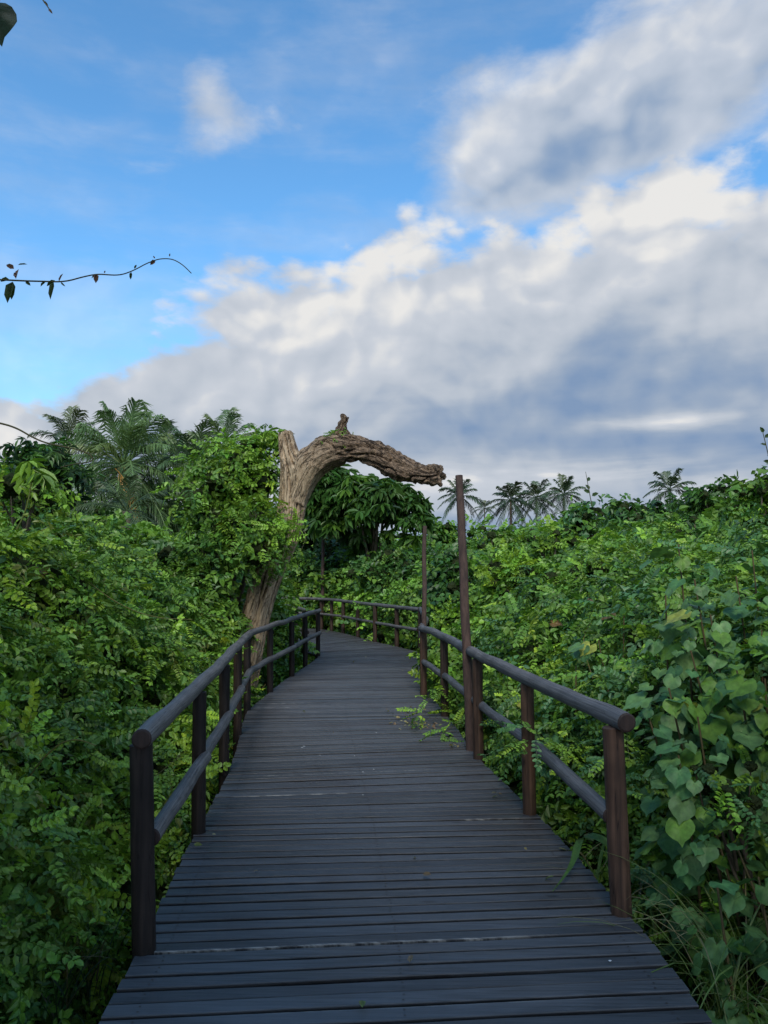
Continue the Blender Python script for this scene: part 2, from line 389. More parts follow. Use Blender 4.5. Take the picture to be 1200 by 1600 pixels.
# left branch railing beyond the bend
lb=empty('wooden_railing',Lc[0],'short dark log railing behind the end of the left railing, following the bend','railing','log railings of the boardwalk')
for i,p in enumerate([np.array([-1.66,16.1,0])]+Lc): reloc(post(p,RH-.03,.05,lb,dark,seed=20+i),lb)
reloc(log('top_rail',onrail(RH,[np.array([-1.55,15.7,0])]+Lc),RR*.9,lb,21),lb)
reloc(log('middle_rail',onrail(MZ,[np.array([-1.55,15.7,0])]+Lc),.036,lb,22),lb)

# right railing
right=empty('wooden_railing',Rp[0],'brown posted log railing along the right edge of the boardwalk, up to the far bend','railing','log railings of the boardwalk')
tone=[(1.15,1.0,.95),(1.35,1.15,1.0),(.9,.8,.75),(.7,.66,.66),(1.25,1.05,.95)]
for i,p in enumerate(Rp):
    reloc(post(p,RH-.03,(.051 if i==0 else .046),right,tone[i],lean=((-.02,0) if i==0 else (-.004,0)),seed=30+i),right)
reloc(log('top_rail',onrail(RH+.01,[Rp[0]+[.02,-.09,0],Rp[1]+[-.01,0,0],Rp[2]+[-.01,0,0],Rp[3],Rp[4]+[-.02,0,0]]),RR*1.04,right,31),right)
reloc(log('top_rail',onrail(RH+.02,[Rp[4]+[-.03,-.03,0],Rp[4]+[.07,.8,0],np.array([.70,12.6,0]),np.array([.72,14.5,0]),RC]),RR*.95,right,32),right)
reloc(log('middle_rail',onrail(MZ-.01,[Rp[0]+[-.04,.0,0],Rp[1]+[.05,0,0]]),.040,right,33),right)
reloc(log('middle_rail',onrail(MZ,[Rp[1]+[.03,0,0],Rp[2]+[.03,0,0]]),.038,right,34),right)
reloc(log('middle_rail',onrail(MZ,[Rp[2]+[.03,0,0],Rp[3],Rp[4]]),.038,right,35),right)
reloc(log('middle_rail',onrail(MZ,[Rp[4],np.array([.62,12.5,0]),RC]),.036,right,36),right)
reloc(post(np.array([.70,12.6,0]),RH-.02,.045,right,(.7,.65,.65),seed=37),right)
reloc(post(RC,RH-.02,.05,right,(.8,.7,.7),seed=38),right)
# far railing
far=empty('wooden_railing',RC,'far log railing crossing behind the bend of the boardwalk, below the dead tree arch','railing','log railings of the boardwalk')
for i,p in enumerate(Fp+Fc): reloc(post(p,RH-.03,.052,far,(.75,.68,.66),seed=40+i),far)
reloc(log('top_rail',onrail(RH,[RC+[-.02,.02,0],Fp[1],Fp[3]]),RR,far,41),far)
reloc(log('top_rail',onrail(RH+.01,[Fp[3],Fp[5]]+Fc),RR,far,42),far)
reloc(log('middle_rail',onrail(MZ,[RC+[-.05,.08,0],Fp[1],Fp[3]]),.036,far,43),far)
reloc(log('middle_rail',onrail(MZ,[Fp[3],Fp[5]]+Fc),.036,far,44),far)

# tall poles
def pole(pb,pt,r0,r1,label,seed):
    n=26; mb=MB(); P=np.array([pb+(pt-pb)*i/(n-1) for i in range(n)])
    P[:,0]+=[.012*mnoise.noise((i*.3,seed,0)) for i in range(n)]
    tube(mb,P,np.linspace(r0,r1,n),14,wob=.05,seed=seed)
    o=mb.build('wooden_pole',[M_iron],None,pb); tag(o,label,'pole','tall poles beside the boardwalk'); return o
b=dp(736,1165,7.25); t=dp(717.5,743,7.25); d=(b-t); pole(b+d*.30,t,.052,.036,'tallest rust brown pole, leaning slightly beside the third post of the right railing',51)
b=dp(663,1095,10.6); t=dp(663,822,10.6); d=(b-t); pole(b+d*.3,t,.042,.028,'slim dark pole behind the right railing corner post, below the dead limb tip',52)
b=dp(503,985,23.9); t=dp(505,840,23.9); d=(b-t); pole(b+d*.3,t,.06,.05,'thin grey pole wrapped by a climber at the far railing, seen under the arch',53)

# ------------------------------------------------------------------ leaf prototypes (length along +Y, face up +Z)
def leaf_quads(w=.3,fold=.10,droop=.12,y0=0,shape=(.32,.72),k=(1,.82)):
    V=np.array([[0,0,0],[w*k[0],shape[0],fold*w/.3],[w*k[1],shape[1],fold*w/.3-droop*.4],[0,1,-droop],[-w*k[1],shape[1],fold*w/.3-droop*.4],[-w*k[0],shape[0],fold*w/.3]],float)
    F=np.array([[0,1,2,3],[0,3,4,5]]); return V,F
def rotz(a): c,s=math.cos(a),math.sin(a); return np.array([[c,-s,0],[s,c,0],[0,0,1]])
def rotx(a): c,s=math.cos(a),math.sin(a); return np.array([[1,0,0],[0,c,-s],[0,s,c]])
def roty(a): c,s=math.cos(a),math.sin(a); return np.array([[c,0,s],[0,1,0],[-s,0,c]])
class Proto:
    def __init__(s): s.V=[];s.F=[];s.t=[];s.n=0
    def add(s,V,F,t):
        s.V.append(V); s.F.append(F+s.n); s.t.append(np.full(len(V),t)); s.n+=len(V)
    def fin(s): s.V=np.concatenate(s.V); s.F=np.concatenate(s.F); s.t=np.concatenate(s.t); return s
def strip(p,P,w,t=0):    # thin stem: two crossed ribbons
    P=np.asarray(P,float); n=len(P)
    for off in (np.array([w,0,0]),np.array([0,0,w])):
        V=np.concatenate([P-off,P+off]); F=np.array([(i,i+1,n+i+1,n+i) for i in range(n-1)]); p.add(V,F,t)
def proto_pinnate(pairs,rnd,ll=.2,w=.34):
    p=Proto(); c=rnd.uniform(.15,.5); cx=rnd.uniform(-.25,.25)
    f=lambda s: np.array([cx*s*s,s*.95,-c*s*s])
    strip(p,[f(s) for s in np.linspace(0,1,5)],.006,-.35)
    for i in range(pairs):
        s=.14+.8*i/(pairs-1)
        for sd in (-1,1):
            V,F=leaf_quads(w,.07,.1+rnd.uniform(0,.1),shape=(.3,.75),k=(.95,.9))
            L=ll*(1-.35*abs(s-.5))*rnd.uniform(.85,1.12)
            Rm=rotz(-sd*rnd.uniform(1.05,1.4)+0)@roty(sd*rnd.uniform(-.2,.45))@rotx(rnd.uniform(-.45,.15))
            p.add((V*L)@Rm.T+f(s),F,rnd.uniform(-.16,.16)+.25*s)
    V,F=leaf_quads(w,.07,.15); p.add((V*ll)+f(.97),F,.25)
    return p.fin()
def proto_simple(n,rnd,ll=.36,w=.30,droop=.25):
    p=Proto(); c=rnd.uniform(.1,.6); cx=rnd.uniform(-.3,.3)
    f=lambda s: np.array([cx*s*s,s*.9,-c*s*s])
    strip(p,[f(s) for s in np.linspace(0,1,4)],.008,-.35)
    for i in range(n):
        s=.12+.85*i/(n-1); sd=1 if i%2 else -1
        V,F=leaf_quads(w*rnd.uniform(.85,1.15),.08,droop*rnd.uniform(.5,1.5),shape=(.3,.68),k=(1,.72))
        L=ll*rnd.uniform(.75,1.15)*(1-.25*s)
        Rm=rotz(-sd*rnd.uniform(.5,1.3))@roty(rnd.uniform(-.5,.5))@rotx(rnd.uniform(-.7,.15))
        p.add((V*L)@Rm.T+f(s),F,rnd.uniform(-.18,.18)+.2*s)
    return p.fin()
def proto_whorl(n,rnd,w=.17,rise=.1):
    p=Proto()
    for i in range(n):
        a=2*math.pi*i/n+rnd.uniform(-.2,.2)
        V,F=leaf_quads(w,.06,.35+rnd.uniform(0,.25),shape=(.35,.75),k=(.9,.85))
        Rm=rotz(a)@rotx(rnd.uniform(-.55,.25))@roty(rnd.uniform(-.3,.3))
        p.add((V*rnd.uniform(.75,1.05))@Rm.T+np.array([0,0,rise*rnd.random()]),F,rnd.uniform(-.15,.15))
    return p.fin()
def heart(rnd,nv=18,pet=True):
    """broad heart shaped leaf with a pointed tip, attached at the notch, length ~1 along +Y"""
    p=Proto(); pts=[]; k1=rnd.uniform(0,6); lob=rnd.uniform(.0,.05)
    for i in range(nv):
        a=2*math.pi*i/nv      # 0 = tip
        ca,sa=math.cos(a),math.sin(a)
        x=sa*.56*(1-.20*max(0,ca)**1.2)*(1+lob*math.cos(3*a)); y=.40+.50*ca+.02*math.sin(k1+4*a)
        if i==0: y+=.16
        if i in (1,nv-1): x*=.80
        if i==nv//2: y+=.24
        if i in (nv//2-1,nv//2+1): y-=.02
        pts.append((x,y,-.30*x*x+.035*math.sin(a*5+k1)-.25*max(0,y-.35)**1.6))
    pts=np.array(pts); c=np.array([0,.15,-.01]); mid=c+(pts-c)*.55; mid[:,2]=mid[:,2]*.6+.015
    for arr in (pts,mid): arr[:,2]+=.10*np.clip(np.abs(arr[:,0])*3,0,1)
    V=np.concatenate([pts,mid,[c]]); j=np.arange(nv); q=(j+1)%nv
    F=np.concatenate([np.stack([j+nv,q+nv,q,j],1)[:, ::-1],np.stack([q+nv,j+nv,np.full(nv,2*nv),np.full(nv,2*nv)],1)[:, [1,0,2,3]]])
    p.add(V,F,rnd.uniform(-.08,.08)); t=p.t[-1]; t[nv:2*nv:2]+=.10; t[2*nv]+=.35; t[:nv:3]-=.06
    if pet: strip(p,[(0,.14,-.01),(0,-.1,-.05),(0,-.4,-.28)],.012,-.3)
    return p.fin()
prnd=random.Random(3)
PIN=[proto_pinnate(prnd.choice((6,7,8)),prnd) for _ in range(6)]
PINL=[proto_pinnate(5,prnd,.27,.36) for _ in range(4)]
SIM=[proto_simple(prnd.choice((6,7,8)),prnd) for _ in range(6)]
SIML=[proto_simple(5,prnd,.5,.33) for _ in range(4)]
WHO=[proto_whorl(9,prnd) for _ in range(4)]
LAN=[proto_simple(9,prnd,.55,.15,.5) for _ in range(4)]
HEA=[heart(prnd) for _ in range(6)]

def norm(a): return a/(np.linalg.norm(a,axis=-1,keepdims=True)+1e-9)
def place(mb,protos,P,Nn,A,S,C,mi=0):
    """instances: position, leaf normal, axis, size, colour -> one mesh block per prototype"""
    N=len(P)
    if N==0: return
    Z=norm(Nn); Y=norm(A-(A*Z).sum(1)[:,None]*Z); X=np.cross(Y,Z)
    Rm=np.stack([X,Y,Z],2)   # columns
    pick=RNG.integers(0,len(protos),N)
    for k,p in enumerate(protos):
        idx=np.nonzero(pick==k)[0]
        if len(idx)==0: continue
        V=np.einsum('nij,mj->nmi',Rm[idx],p.V)*S[idx][:,None,None]+P[idx][:,None,:]
        m=len(p.V); F=(p.F[None]+(np.arange(len(idx))*m)[:,None,None]).reshape(-1,4)
        c=C[idx][:,None,:]*(1+p.t[None,:,None]); yel=np.clip(p.t,0,1)[None,:,None]*np.array([.35,.15,0])
        c=np.clip(c*(1+yel),0.002,1)
        mb.add(V.reshape(-1,3),F,c.reshape(-1,3),mi,False)
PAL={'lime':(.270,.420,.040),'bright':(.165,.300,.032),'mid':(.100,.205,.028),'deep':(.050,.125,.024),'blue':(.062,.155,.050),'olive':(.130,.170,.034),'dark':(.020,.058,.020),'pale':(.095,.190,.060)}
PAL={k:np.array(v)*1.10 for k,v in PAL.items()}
def nz(P,s,o=0.0):
    return np.array([mnoise.noise((float(p[0])*s+o,float(p[1])*s,float(p[2])*s)) for p in P])
CAM=np.array([0,0,CH])
def sph(n):
    z=RNG.uniform(-.55,1,n); a=RNG.uniform(0,2*np.pi,n); r=np.sqrt(1-z*z); return np.stack([r*np.cos(a),r*np.sin(a),z],1)
def leafcloud(mb,lumps,protos,size,colors,cover=2.0,shell=(.80,1.12),up=.6,out=.5,jit=.45,droop=.15,inner=.35,facing=True,culldeep=.80,tips=None,colnoise=.5,area=.30,block=None):
    """lumps: (x,y,z,rx,ry,rz). Scatter sprigs over their outer shells."""
    L=np.array(lumps,float)
    if len(L)==0: return 0
    Ps=[];Ns=[];Ss=[]
    for (x,y,z,rx,ry,rz) in L:
        c=np.array([x,y,z]); dist=np.linalg.norm(c-CAM); s=size(dist) if callable(size) else size
        rm=(rx*ry*rz)**(1/3.); n=int(cover*4*np.pi*rm*rm*.78/(area*s*s))
        if n<1: continue
        d=sph(n); q=np.where(RNG.random(n)<inner,RNG.uniform(.5,shell[0],n),RNG.uniform(shell[0],shell[1],n))
        # sub-lumps in the shell give light and dark clumps
        P=c+d*np.array([rx,ry,rz])*q[:,None]; Nn=norm(d/np.array([rx,ry,rz]))
        if facing:
            f=(Nn*norm(CAM-P)).sum(1); keep=(f>-.25)|(RNG.random(n)<.25); P=P[keep];Nn=Nn[keep]
        Ps.append(P);Ns.append(Nn);Ss.append(np.full(len(P),s))
    P=np.concatenate(Ps);Nn=np.concatenate(Ns);S=np.concatenate(Ss)
    # drop points deep inside neighbouring lumps, and points outside the widened view
    keep=np.ones(len(P),bool)
    for (x,y,z,rx,ry,rz) in L:
        dd=(P-[x,y,z])/[rx,ry,rz]; keep&=((dd*dd).sum(1)>culldeep**2*.42)|(RNG.random(len(P))<.06)
    az=np.arctan2(P[:,0],P[:,1]); keep&=(np.abs(az)<.62)|(P[:,1]<-99)
    if block is not None: keep&=~block(P)
    P=P[keep];Nn=Nn[keep];S=S[keep]
    # clumping: displace by coherent noise
    cn=np.stack([nz(P,1.9,3.),nz(P,1.9,17.),nz(P,1.9,41.)],1) if len(P)<60000 else np.zeros_like(P)
    P=P+Nn*(cn[:,:1]*.28*np.minimum(1.4,S[:,None]*3.5))
    rj=RNG.normal(size=P.shape)
    Z=norm(Nn*out+np.array([0,0,up])+rj*jit)
    A=norm(Nn*.8+RNG.normal(size=P.shape)*.9+np.array([0,0,-droop]))
    k=RNG.random(len(P)); cs=np.array([PAL[c] if isinstance(c,str) else c for c,_ in colors]); w=np.array([w for _,w in colors]); cw=np.cumsum(w/w.sum())
    k=np.clip(k*(1-colnoise)+(nz(P,.9,7.)*.9+.5)*colnoise,0,.999)
    idx=np.searchsorted(cw,k); C=cs[np.clip(idx,0,len(cs)-1)]*RNG.uniform(.75,1.25,(len(P),1))
    C=C*(1+RNG.normal(size=C.shape)*.05)
    place(mb,protos,P,Z,A,S*RNG.uniform(.7,1.3,len(P)),np.clip(C,.003,1))
    return len(P)
def ico(sub=2):
    me=bpy.data.meshes.new('t'); import bmesh; bm=bmesh.new(); bmesh.ops.create_icosphere(bm,subdivisions=sub,radius=1); bm.to_mesh(me); bm.free()
    V=np.array([v.co[:] for v in me.vertices]); F=np.array([list(p.vertices)+[p.vertices[2]] for p in me.polygons]); bpy.data.meshes.remove(me); return V,F
ICO=ico(3)
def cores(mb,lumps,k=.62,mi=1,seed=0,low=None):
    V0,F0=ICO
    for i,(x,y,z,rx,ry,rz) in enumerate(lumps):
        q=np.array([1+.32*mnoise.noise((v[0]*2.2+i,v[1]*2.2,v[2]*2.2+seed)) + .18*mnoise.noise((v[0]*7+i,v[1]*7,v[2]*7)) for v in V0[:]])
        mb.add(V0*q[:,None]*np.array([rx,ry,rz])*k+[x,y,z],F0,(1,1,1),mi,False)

# ------------------------------------------------------------------ thicket surface
def edge_x(side,y):
    E=np.array(eL if side<0 else eR[:12]); return np.interp(y,E[:,1],E[:,0])
LX=np.array([p[0] for p in eL[:11]]+[-1.95,-2.6,-3.6,-5.3,-9]); LY=np.array([p[1] for p in eL[:11]]+[17.2,19.2,21.1,22.5,23.6])
RX=np.array([1.18,1.19,1.25]+[p[0] for p in Rp]+[.60,RC[0]]+[p[0] for p in Fp]+[-2.85,-4.3,-9]); RY=np.array([-2.5,1.5,3.0]+[p[1] for p in Rp]+[12.5,RC[1]]+[p[1] for p in Fp]+[24.3,25.0,26.0])
YFX=np.array([-9,-6,-4.3,-2.85]+[p[0] for p in Fp[::-1]]+[RC[0]]); YFY=np.array([26.1,25.5,25.0,24.3]+[p[1] for p in Fp[::-1]]+[RC[1]])
print('far',Fp[0],Fp[5],RC)
def HL(x,y):      # left thicket top height
    t=np.interp(y,LY,LX)-x
    h=np.interp(t,[.0,.35,.8,1.3,2.0,3.0,6,20],[-.75,-.35,.35,1.15,1.78,2.0,2.1,2.4])
    h=h-1.0*np.clip((5.2-y)/1.6,0,1)*np.clip((1.15-t)/.5,0,1)
    h=h+.15*np.clip((5.5-abs(y-5.8))/4,0,1)*np.clip((t-1.0)/1.0,0,1)
    return h
def HR(x,y):
    t=x-np.interp(y,RY,RX)
    h=np.interp(t,[.0,.3,.7,1.1,1.8,3.0,6,20],[-.75,-.35,.35,.95,1.35,1.6,1.9,2.4])
    h=h-1.0*np.clip((4.8-y)/1.2,0,1)*np.clip((1.3-t)/.5,0,1)
    h=h+.014*np.clip(y-11,0,25)*np.clip((t-.8)/2,0,1)
    return h
def thicket(Hf,azr,side,rmin,rmax,seed,tmin=.30):
    rd=random.Random(seed); out=[]; r=rmin
    while r<rmax:
        Rr=.30+.045*r; Rr=min(Rr,1.7); step=Rr*.92/r; a=azr[0]
        while a<azr[1]:
            aa=a+rd.uniform(-.3,.3)*step; r2=r+rd.uniform(-.3,.3)*Rr; x=r2*math.sin(aa); y=r2*math.cos(aa)
            t=(np.interp(y,LY,LX)-x) if side<0 else (x-np.interp(y,RY,RX))
            if side>0 and y>16.4:      # behind the far railing
                t=max(x-RC[0],0)+max(0,(y-float(np.interp(x,YFX,YFY)))*.5) if x>RC[0] else (y-float(np.interp(x,YFX,YFY)))*.55
            rr=Rr*rd.uniform(.75,1.25)
            rr=min(rr,max(.26,(t-.02)*.8)) if t>0 else 0
            if t>tmin and rr>.2 and not (t<.72 and 3.3<y<5.0):
                h=float(Hf(np.array(x),np.array(y)))+rd.uniform(-.42,.34)*min(1.3,Rr+.2)
                cz=h-rr*.75
                out.append((x,y,cz,rr,rr,rr*rd.uniform(.8,1.1)))
                # fill below so walls facing the path are closed
                zz=cz-rr*1.0
                while zz>GZ and t<4.5:
                    xo=rd.uniform(-.1,.1); out.append((x+xo,y+xo,zz,rr*.95,rr*.95,rr*.9)); zz-=rr*1.1
            a+=step
        r+=Rr*.85
    return out
def deckblock(P):
    lx=np.interp(P[:,1],LY,LX); rx=np.interp(P[:,1],RY,RX)
    fy=np.interp(P[:,0],YFX,YFY)+.75
    ok=(P[:,2]>-.3)&(P[:,0]>lx-.05)&np.where(P[:,1]>15.5,(P[:,1]<fy)&(P[:,0]<RC[0]+.4)&((P[:,0]<RC[0])|(P[:,1]<fy)),P[:,0]<rx+.07)
    ok|=(np.linalg.norm(P-CAM,axis=1)<2.75)
    # clear the dead trunk a little
    return ok
def shoots(mb,lumps,seed,sc=1.0):
    rd=random.Random(seed); P=[];Z=[];A=[];S=[];C=[]; H=[];HZ=[];HA=[];HS=[];HC=[]
    for (x,y,z,rx,ry,rz) in lumps:
        d=math.hypot(x,y)
        if abs(math.atan2(x,y))>.56: continue
        if rd.random()<.45:       # upright young shoots breaking the outline
            a=rd.uniform(0,6.28); b=np.array([x+math.cos(a)*rx*.6,y+math.sin(a)*ry*.6,z+rz*.75]); n=np.array([rd.gauss(0,.35),rd.gauss(0,.35),1]); n/=np.linalg.norm(n)
            L=rd.uniform(.15,.42)*sc; tip=b+n*L
            if deckblock(np.array([tip]))[0]: continue
            tube(mb,smoothpath([b-n*.1,(b+tip)/2+[.02,0,0],tip],4),[.004*sc,.003*sc,.0025*sc,.002*sc],4,(.8,1.3,.5),2,cap=False)
            for k in range(7):
                a=rd.uniform(0,6.28); u=rd.uniform(.2,1); P.append(b+n*L*u); A.append([math.cos(a),math.sin(a),rd.uniform(.1,.9)]); Z.append([rd.gauss(0,.3),rd.gauss(0,.3),1]); S.append((.09+.009*d)*rd.uniform(.7,1.2)*sc**.5); C.append(PAL[rd.choice(('lime','bright','lime','mid'))]*rd.uniform(.8,1.15))
        if rd.random()<.35:       # dry twigs and loose stems lying over the leaves
            v=sph(1)[0]; v[2]=abs(v[2])*.8; p=np.array([x,y,z])+v*np.array([rx,ry,rz])*1.08; t=np.array([rd.gauss(0,1),rd.gauss(0,1),rd.gauss(0,.7)]); t/=np.linalg.norm(t); L=rd.uniform(.3,.9)*sc**.7
            q=[p-t*L/2,p+v*.10+t*0,p+t*L/2+[0,0,-.08]]
            if not deckblock(np.array(q)).any():
                c=rd.choice(((2.2,2.0,1.4),(.8,.8,.6),(1.0,1.5,.6))); r=.0032*sc**.7; tube(mb,smoothpath(q,8),np.linspace(r,r*.5,8),4,c,2,cap=False)
        for k in range(rd.choice((0,0,1,2,3))):   # odd larger leaves, some yellowing
            v=sph(1)[0]; v[2]=abs(v[2]); p=np.array([x,y,z])+v*np.array([rx,ry,rz])*1.02
            if deckblock(np.array([p]))[0]: continue
            H.append(p);HZ.append(v*.7+[0,-.2,.8]);HA.append([rd.gauss(0,1),rd.gauss(0,1)-.5,-.5]);HS.append(rd.uniform(.07,.14)*sc**.7);HC.append(rd.choice((PAL['pale'],PAL['mid'],PAL['blue'],PAL['bright'],np.array([.30,.30,.05]),np.array([.16,.10,.04])))*rd.uniform(.8,1.1))
    if P: place(mb,PIN,np.array(P),np.array(Z,float),np.array(A,float),np.array(S),np.array(C))
    if H: place(mb,HEA,np.array(H),np.array(HZ,float),np.array(HA,float),np.array(HS),np.array(HC))
SZ=lambda d: .115+.0150*d
th=thicket(HL,(-.60,.02),-1,2.9,26,1)
th=[l for l in th if not (l[1]>15.5 and l[0]>np.interp(l[1],LY,LX)-.4-l[3]*.5)]
near=[l for l in th if math.hypot(l[0],l[1])<11]; mid=[l for l in th if math.hypot(l[0],l[1])>=11]
def rsplit(seed,lst,fr):
    rd=random.Random(seed); a=[];b=[]
    for l in lst:
        n=mnoise.noise((l[0]*.5,l[1]*.5,l[2]*.8+seed))
        (a if n+rd.uniform(-.15,.15)>fr else b).append(l)
    return a,b
mb=MB(); cnt=0
cnt+=leafcloud(mb,near,PIN,lambda d:SZ(d)*1.1,[('deep',1.3),('mid',1.7),('bright',1.4),('lime',1.0)],cover=1.25,block=deckblock)
cnt+=leafcloud(mb,near,SIM,lambda d:SZ(d)*1.1,[('deep',1),('mid',1.5),('olive',.5),('bright',.8)],cover=.75,block=deckblock)
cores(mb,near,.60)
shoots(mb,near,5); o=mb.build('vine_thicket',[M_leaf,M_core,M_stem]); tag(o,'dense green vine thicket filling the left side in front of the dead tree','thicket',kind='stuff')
mb=MB()
cnt+=leafcloud(mb,mid,PINL,lambda d:SZ(d)*1.0,[('deep',1.2),('mid',2),('bright',1.3),('lime',.5)],cover=1.1,block=deckblock)
cnt+=leafcloud(mb,mid,SIML,lambda d:SZ(d)*.9,[('dark',.6),('deep',1),('mid',1.5),('bright',.5)],cover=.7,block=deckblock)
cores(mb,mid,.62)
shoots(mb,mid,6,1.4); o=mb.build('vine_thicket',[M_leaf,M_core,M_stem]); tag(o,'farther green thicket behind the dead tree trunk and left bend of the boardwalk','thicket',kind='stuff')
print('left sprigs',cnt)

tr=thicket(HR,(-.16,.60),1,2.9,34,2)
nearR=[l for l in tr if math.hypot(l[0],l[1])<10]; midR=[l for l in tr if math.hypot(l[0],l[1])>=10]
cnt=0; mb=MB()
cnt+=leafcloud(mb,nearR,PIN,lambda d:SZ(d)*1.1,[('deep',1.2),('blue',1),('mid',1.8),('bright',1.2),('lime',.5)],cover=1.05,block=deckblock)
cnt+=leafcloud(mb,nearR,SIM,lambda d:SZ(d)*1.1,[('deep',1),('blue',.8),('mid',1.5),('bright',.6)],cover=.85,block=deckblock)
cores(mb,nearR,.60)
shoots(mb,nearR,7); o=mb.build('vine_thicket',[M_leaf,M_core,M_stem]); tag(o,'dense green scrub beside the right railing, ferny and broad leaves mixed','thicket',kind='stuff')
mb=MB()
cnt+=leafcloud(mb,midR,PINL,lambda d:SZ(d)*.95,[('deep',1.3),('mid',2),('bright',1.3),('lime',.6)],cover=1.1,block=deckblock)
cnt+=leafcloud(mb,midR,SIML,lambda d:SZ(d)*.85,[('dark',.4),('deep',1),('mid',1.5),('bright',.6)],cover=.75,block=deckblock)
cores(mb,midR,.62)
shoots(mb,midR,8,1.3); o=mb.build('vine_thicket',[M_leaf,M_core,M_stem]); tag(o,'rolling thicket stretching back from the right railing to the distant palms','thicket',kind='stuff')
print('right sprigs',cnt)

# ------------------------------------------------------------------ ground
gm=MB(); n=90; g=np.sign(np.linspace(-1,1,n))*np.abs(np.linspace(-1,1,n))**3*1500
X,Y=np.meshgrid(g,g+5,indexing='ij'); Z=np.full_like(X,GZ)
Z+=np.array([[.12*mnoise.noise((x*.5,y*.5,0)) if abs(x)<60 and abs(y)<60 else 0 for x,y in zip(a,b)] for a,b in zip(X,Y)])
i,j=np.meshgrid(np.arange(n-1),np.arange(n-1),indexing='ij'); F=np.stack([i*n+j,(i+1)*n+j,(i+1)*n+j+1,i*n+j+1],-1).reshape(-1,4)
gm.add(np.stack([X,Y,Z],-1).reshape(-1,3),F,(1,1,1),0,True); tag(gm.build('ground',[M_soil]),kind='structure')

# ------------------------------------------------------------------ trees
def bush(name,label,cat,lumps,protos,size,colors,base,cover=1.6,trunk=None,group=None,mat=None,k=.55,**kw):
    root=empty(name,base,label,cat,group); mb=MB()
    leafcloud(mb,lumps,protos,size,colors,cover=cover,**kw); cores(mb,lumps,k)
    o=mb.build('crown',[mat or M_leaf,M_core],root); reloc(o,root)
    tb=MB(); top=np.array(lumps[0][:3]); b=np.array(base,float); r=trunk or .06
    cen=np.mean([l[:3] for l in lumps],0)
    tube(tb,smoothpath([b,b+(cen-b)*.45+[.1,0,.1],cen],8),np.linspace(r,r*.5,8),10,(1,1,1),0)
    for l in lumps[:min(9,len(lumps))]:
        l=np.array(l[:3]); s=b+(cen-b)*random.uniform(.4,.9); tube(tb,smoothpath([s,(s+l)/2+[0,0,-.1*np.linalg.norm(l-s)],l],6),np.linspace(r*.5,r*.15,6),7,(1,1,1),0,cap=False)
    reloc(tb.build('trunk',[M_bark],root),root)
    return root
def plump(px,py,d,rpx,n,seed,spread=1.0,flat=.85,depth=.8,rl=.45):
    """cluster of lumps filling an ellipse seen at px,py (radius px rpx=(rx,ry)) at depth d"""
    rd=random.Random(seed); c=dp(px,py,d); sx=rpx[0]/1200*d; sy=rpx[1]/1200*d; out=[]
    for i in range(n):
        while 1:
            a,b_,e=rd.uniform(-1,1),rd.uniform(-1,1),rd.uniform(-1,1)
            if a*a+b_*b_+e*e<1: break
        r=min(sx,sy)*rl*rd.uniform(.7,1.3)
        out.append((c[0]+a*(sx-r*.6),c[1]+e*(sx*depth),c[2]+b_*(sy-r*.6),r,r,r*flat))
    return out
def base(px,d,z=GZ): q=dp(px,900,d); return (q[0],q[1],z)

# creeper-laden tree hugging the dead trunk
l=plump(385,750,11.8,(62,75),16,1)+plump(330,790,11.6,(75,85),18,2)+plump(370,850,11.2,(78,60),16,3)+plump(300,900,11.0,(70,75),14,4)+plump(415,700,12.2,(28,32),6,5)+plump(345,710,12.5,(30,35),6,6)
bush('creeper_tree','bright green leafy tree draped with creepers, pressed against the left of the dead arching trunk','tree',l,PIN+SIM,.30,[('deep',1.2),('mid',2),('bright',1.6),('lime',.5)],base(350,11.8),cover=1.5,trunk=.10)
# creeper leaves on the trunk
l=plump(455,815,11.05,(38,26),7,7)+plump(420,835,10.95,(40,30),7,8)+plump(400,880,10.9,(30,18),5,9)
mb=MB(); leafcloud(mb,l,PIN,.24,[('mid',1),('bright',2),('lime',1.2)],cover=1.5); 
for k in range(9):
    a=dp(random.uniform(395,480),random.uniform(800,850),10.9); b_=a+np.array([random.uniform(-.2,.25),-.1,random.uniform(-.7,-.25)])
    tube(mb,smoothpath([a,(a+b_)/2+[.05,0,.05],b_],6),.006,5,(1,1,1),1,cap=False)
o=mb.build('climbing_vine',[M_leaf,M_stem]); tag(o,'lime green climbing vine wrapped across the middle of the dead trunk','vine')
# broadleaf tree behind the arch
l=plump(585,785,23,(72,52),22,11)+plump(640,800,22.6,(40,34),9,12)+plump(520,790,23.5,(50,60),12,13)+plump(590,845,23.4,(70,28),10,14)
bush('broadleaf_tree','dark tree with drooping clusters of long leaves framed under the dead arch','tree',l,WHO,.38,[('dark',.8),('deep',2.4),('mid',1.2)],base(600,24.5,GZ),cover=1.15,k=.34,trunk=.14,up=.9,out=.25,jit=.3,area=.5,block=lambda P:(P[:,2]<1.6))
l=plump(540,870,27,(70,50),16,15)+plump(470,840,27,(50,70),12,151)
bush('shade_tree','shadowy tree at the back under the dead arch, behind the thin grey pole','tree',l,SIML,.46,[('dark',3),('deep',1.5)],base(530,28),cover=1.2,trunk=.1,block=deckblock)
l=plump(620,895,22.0,(80,40),18,152)+plump(500,905,26,(90,40),14,153)+plump(560,930,24.5,(60,30),10,154)
bush('shrub','mid green shrub mass along the outside of the far railing below the arch','shrub',[q for q in l if not deckblock(np.array([q[:3]]))[0]],SIML+PINL,.34,[('dark',1.2),('deep',2),('mid',1.3),('bright',.3)],base(600,24.5),cover=1.4,trunk=.08,block=deckblock)
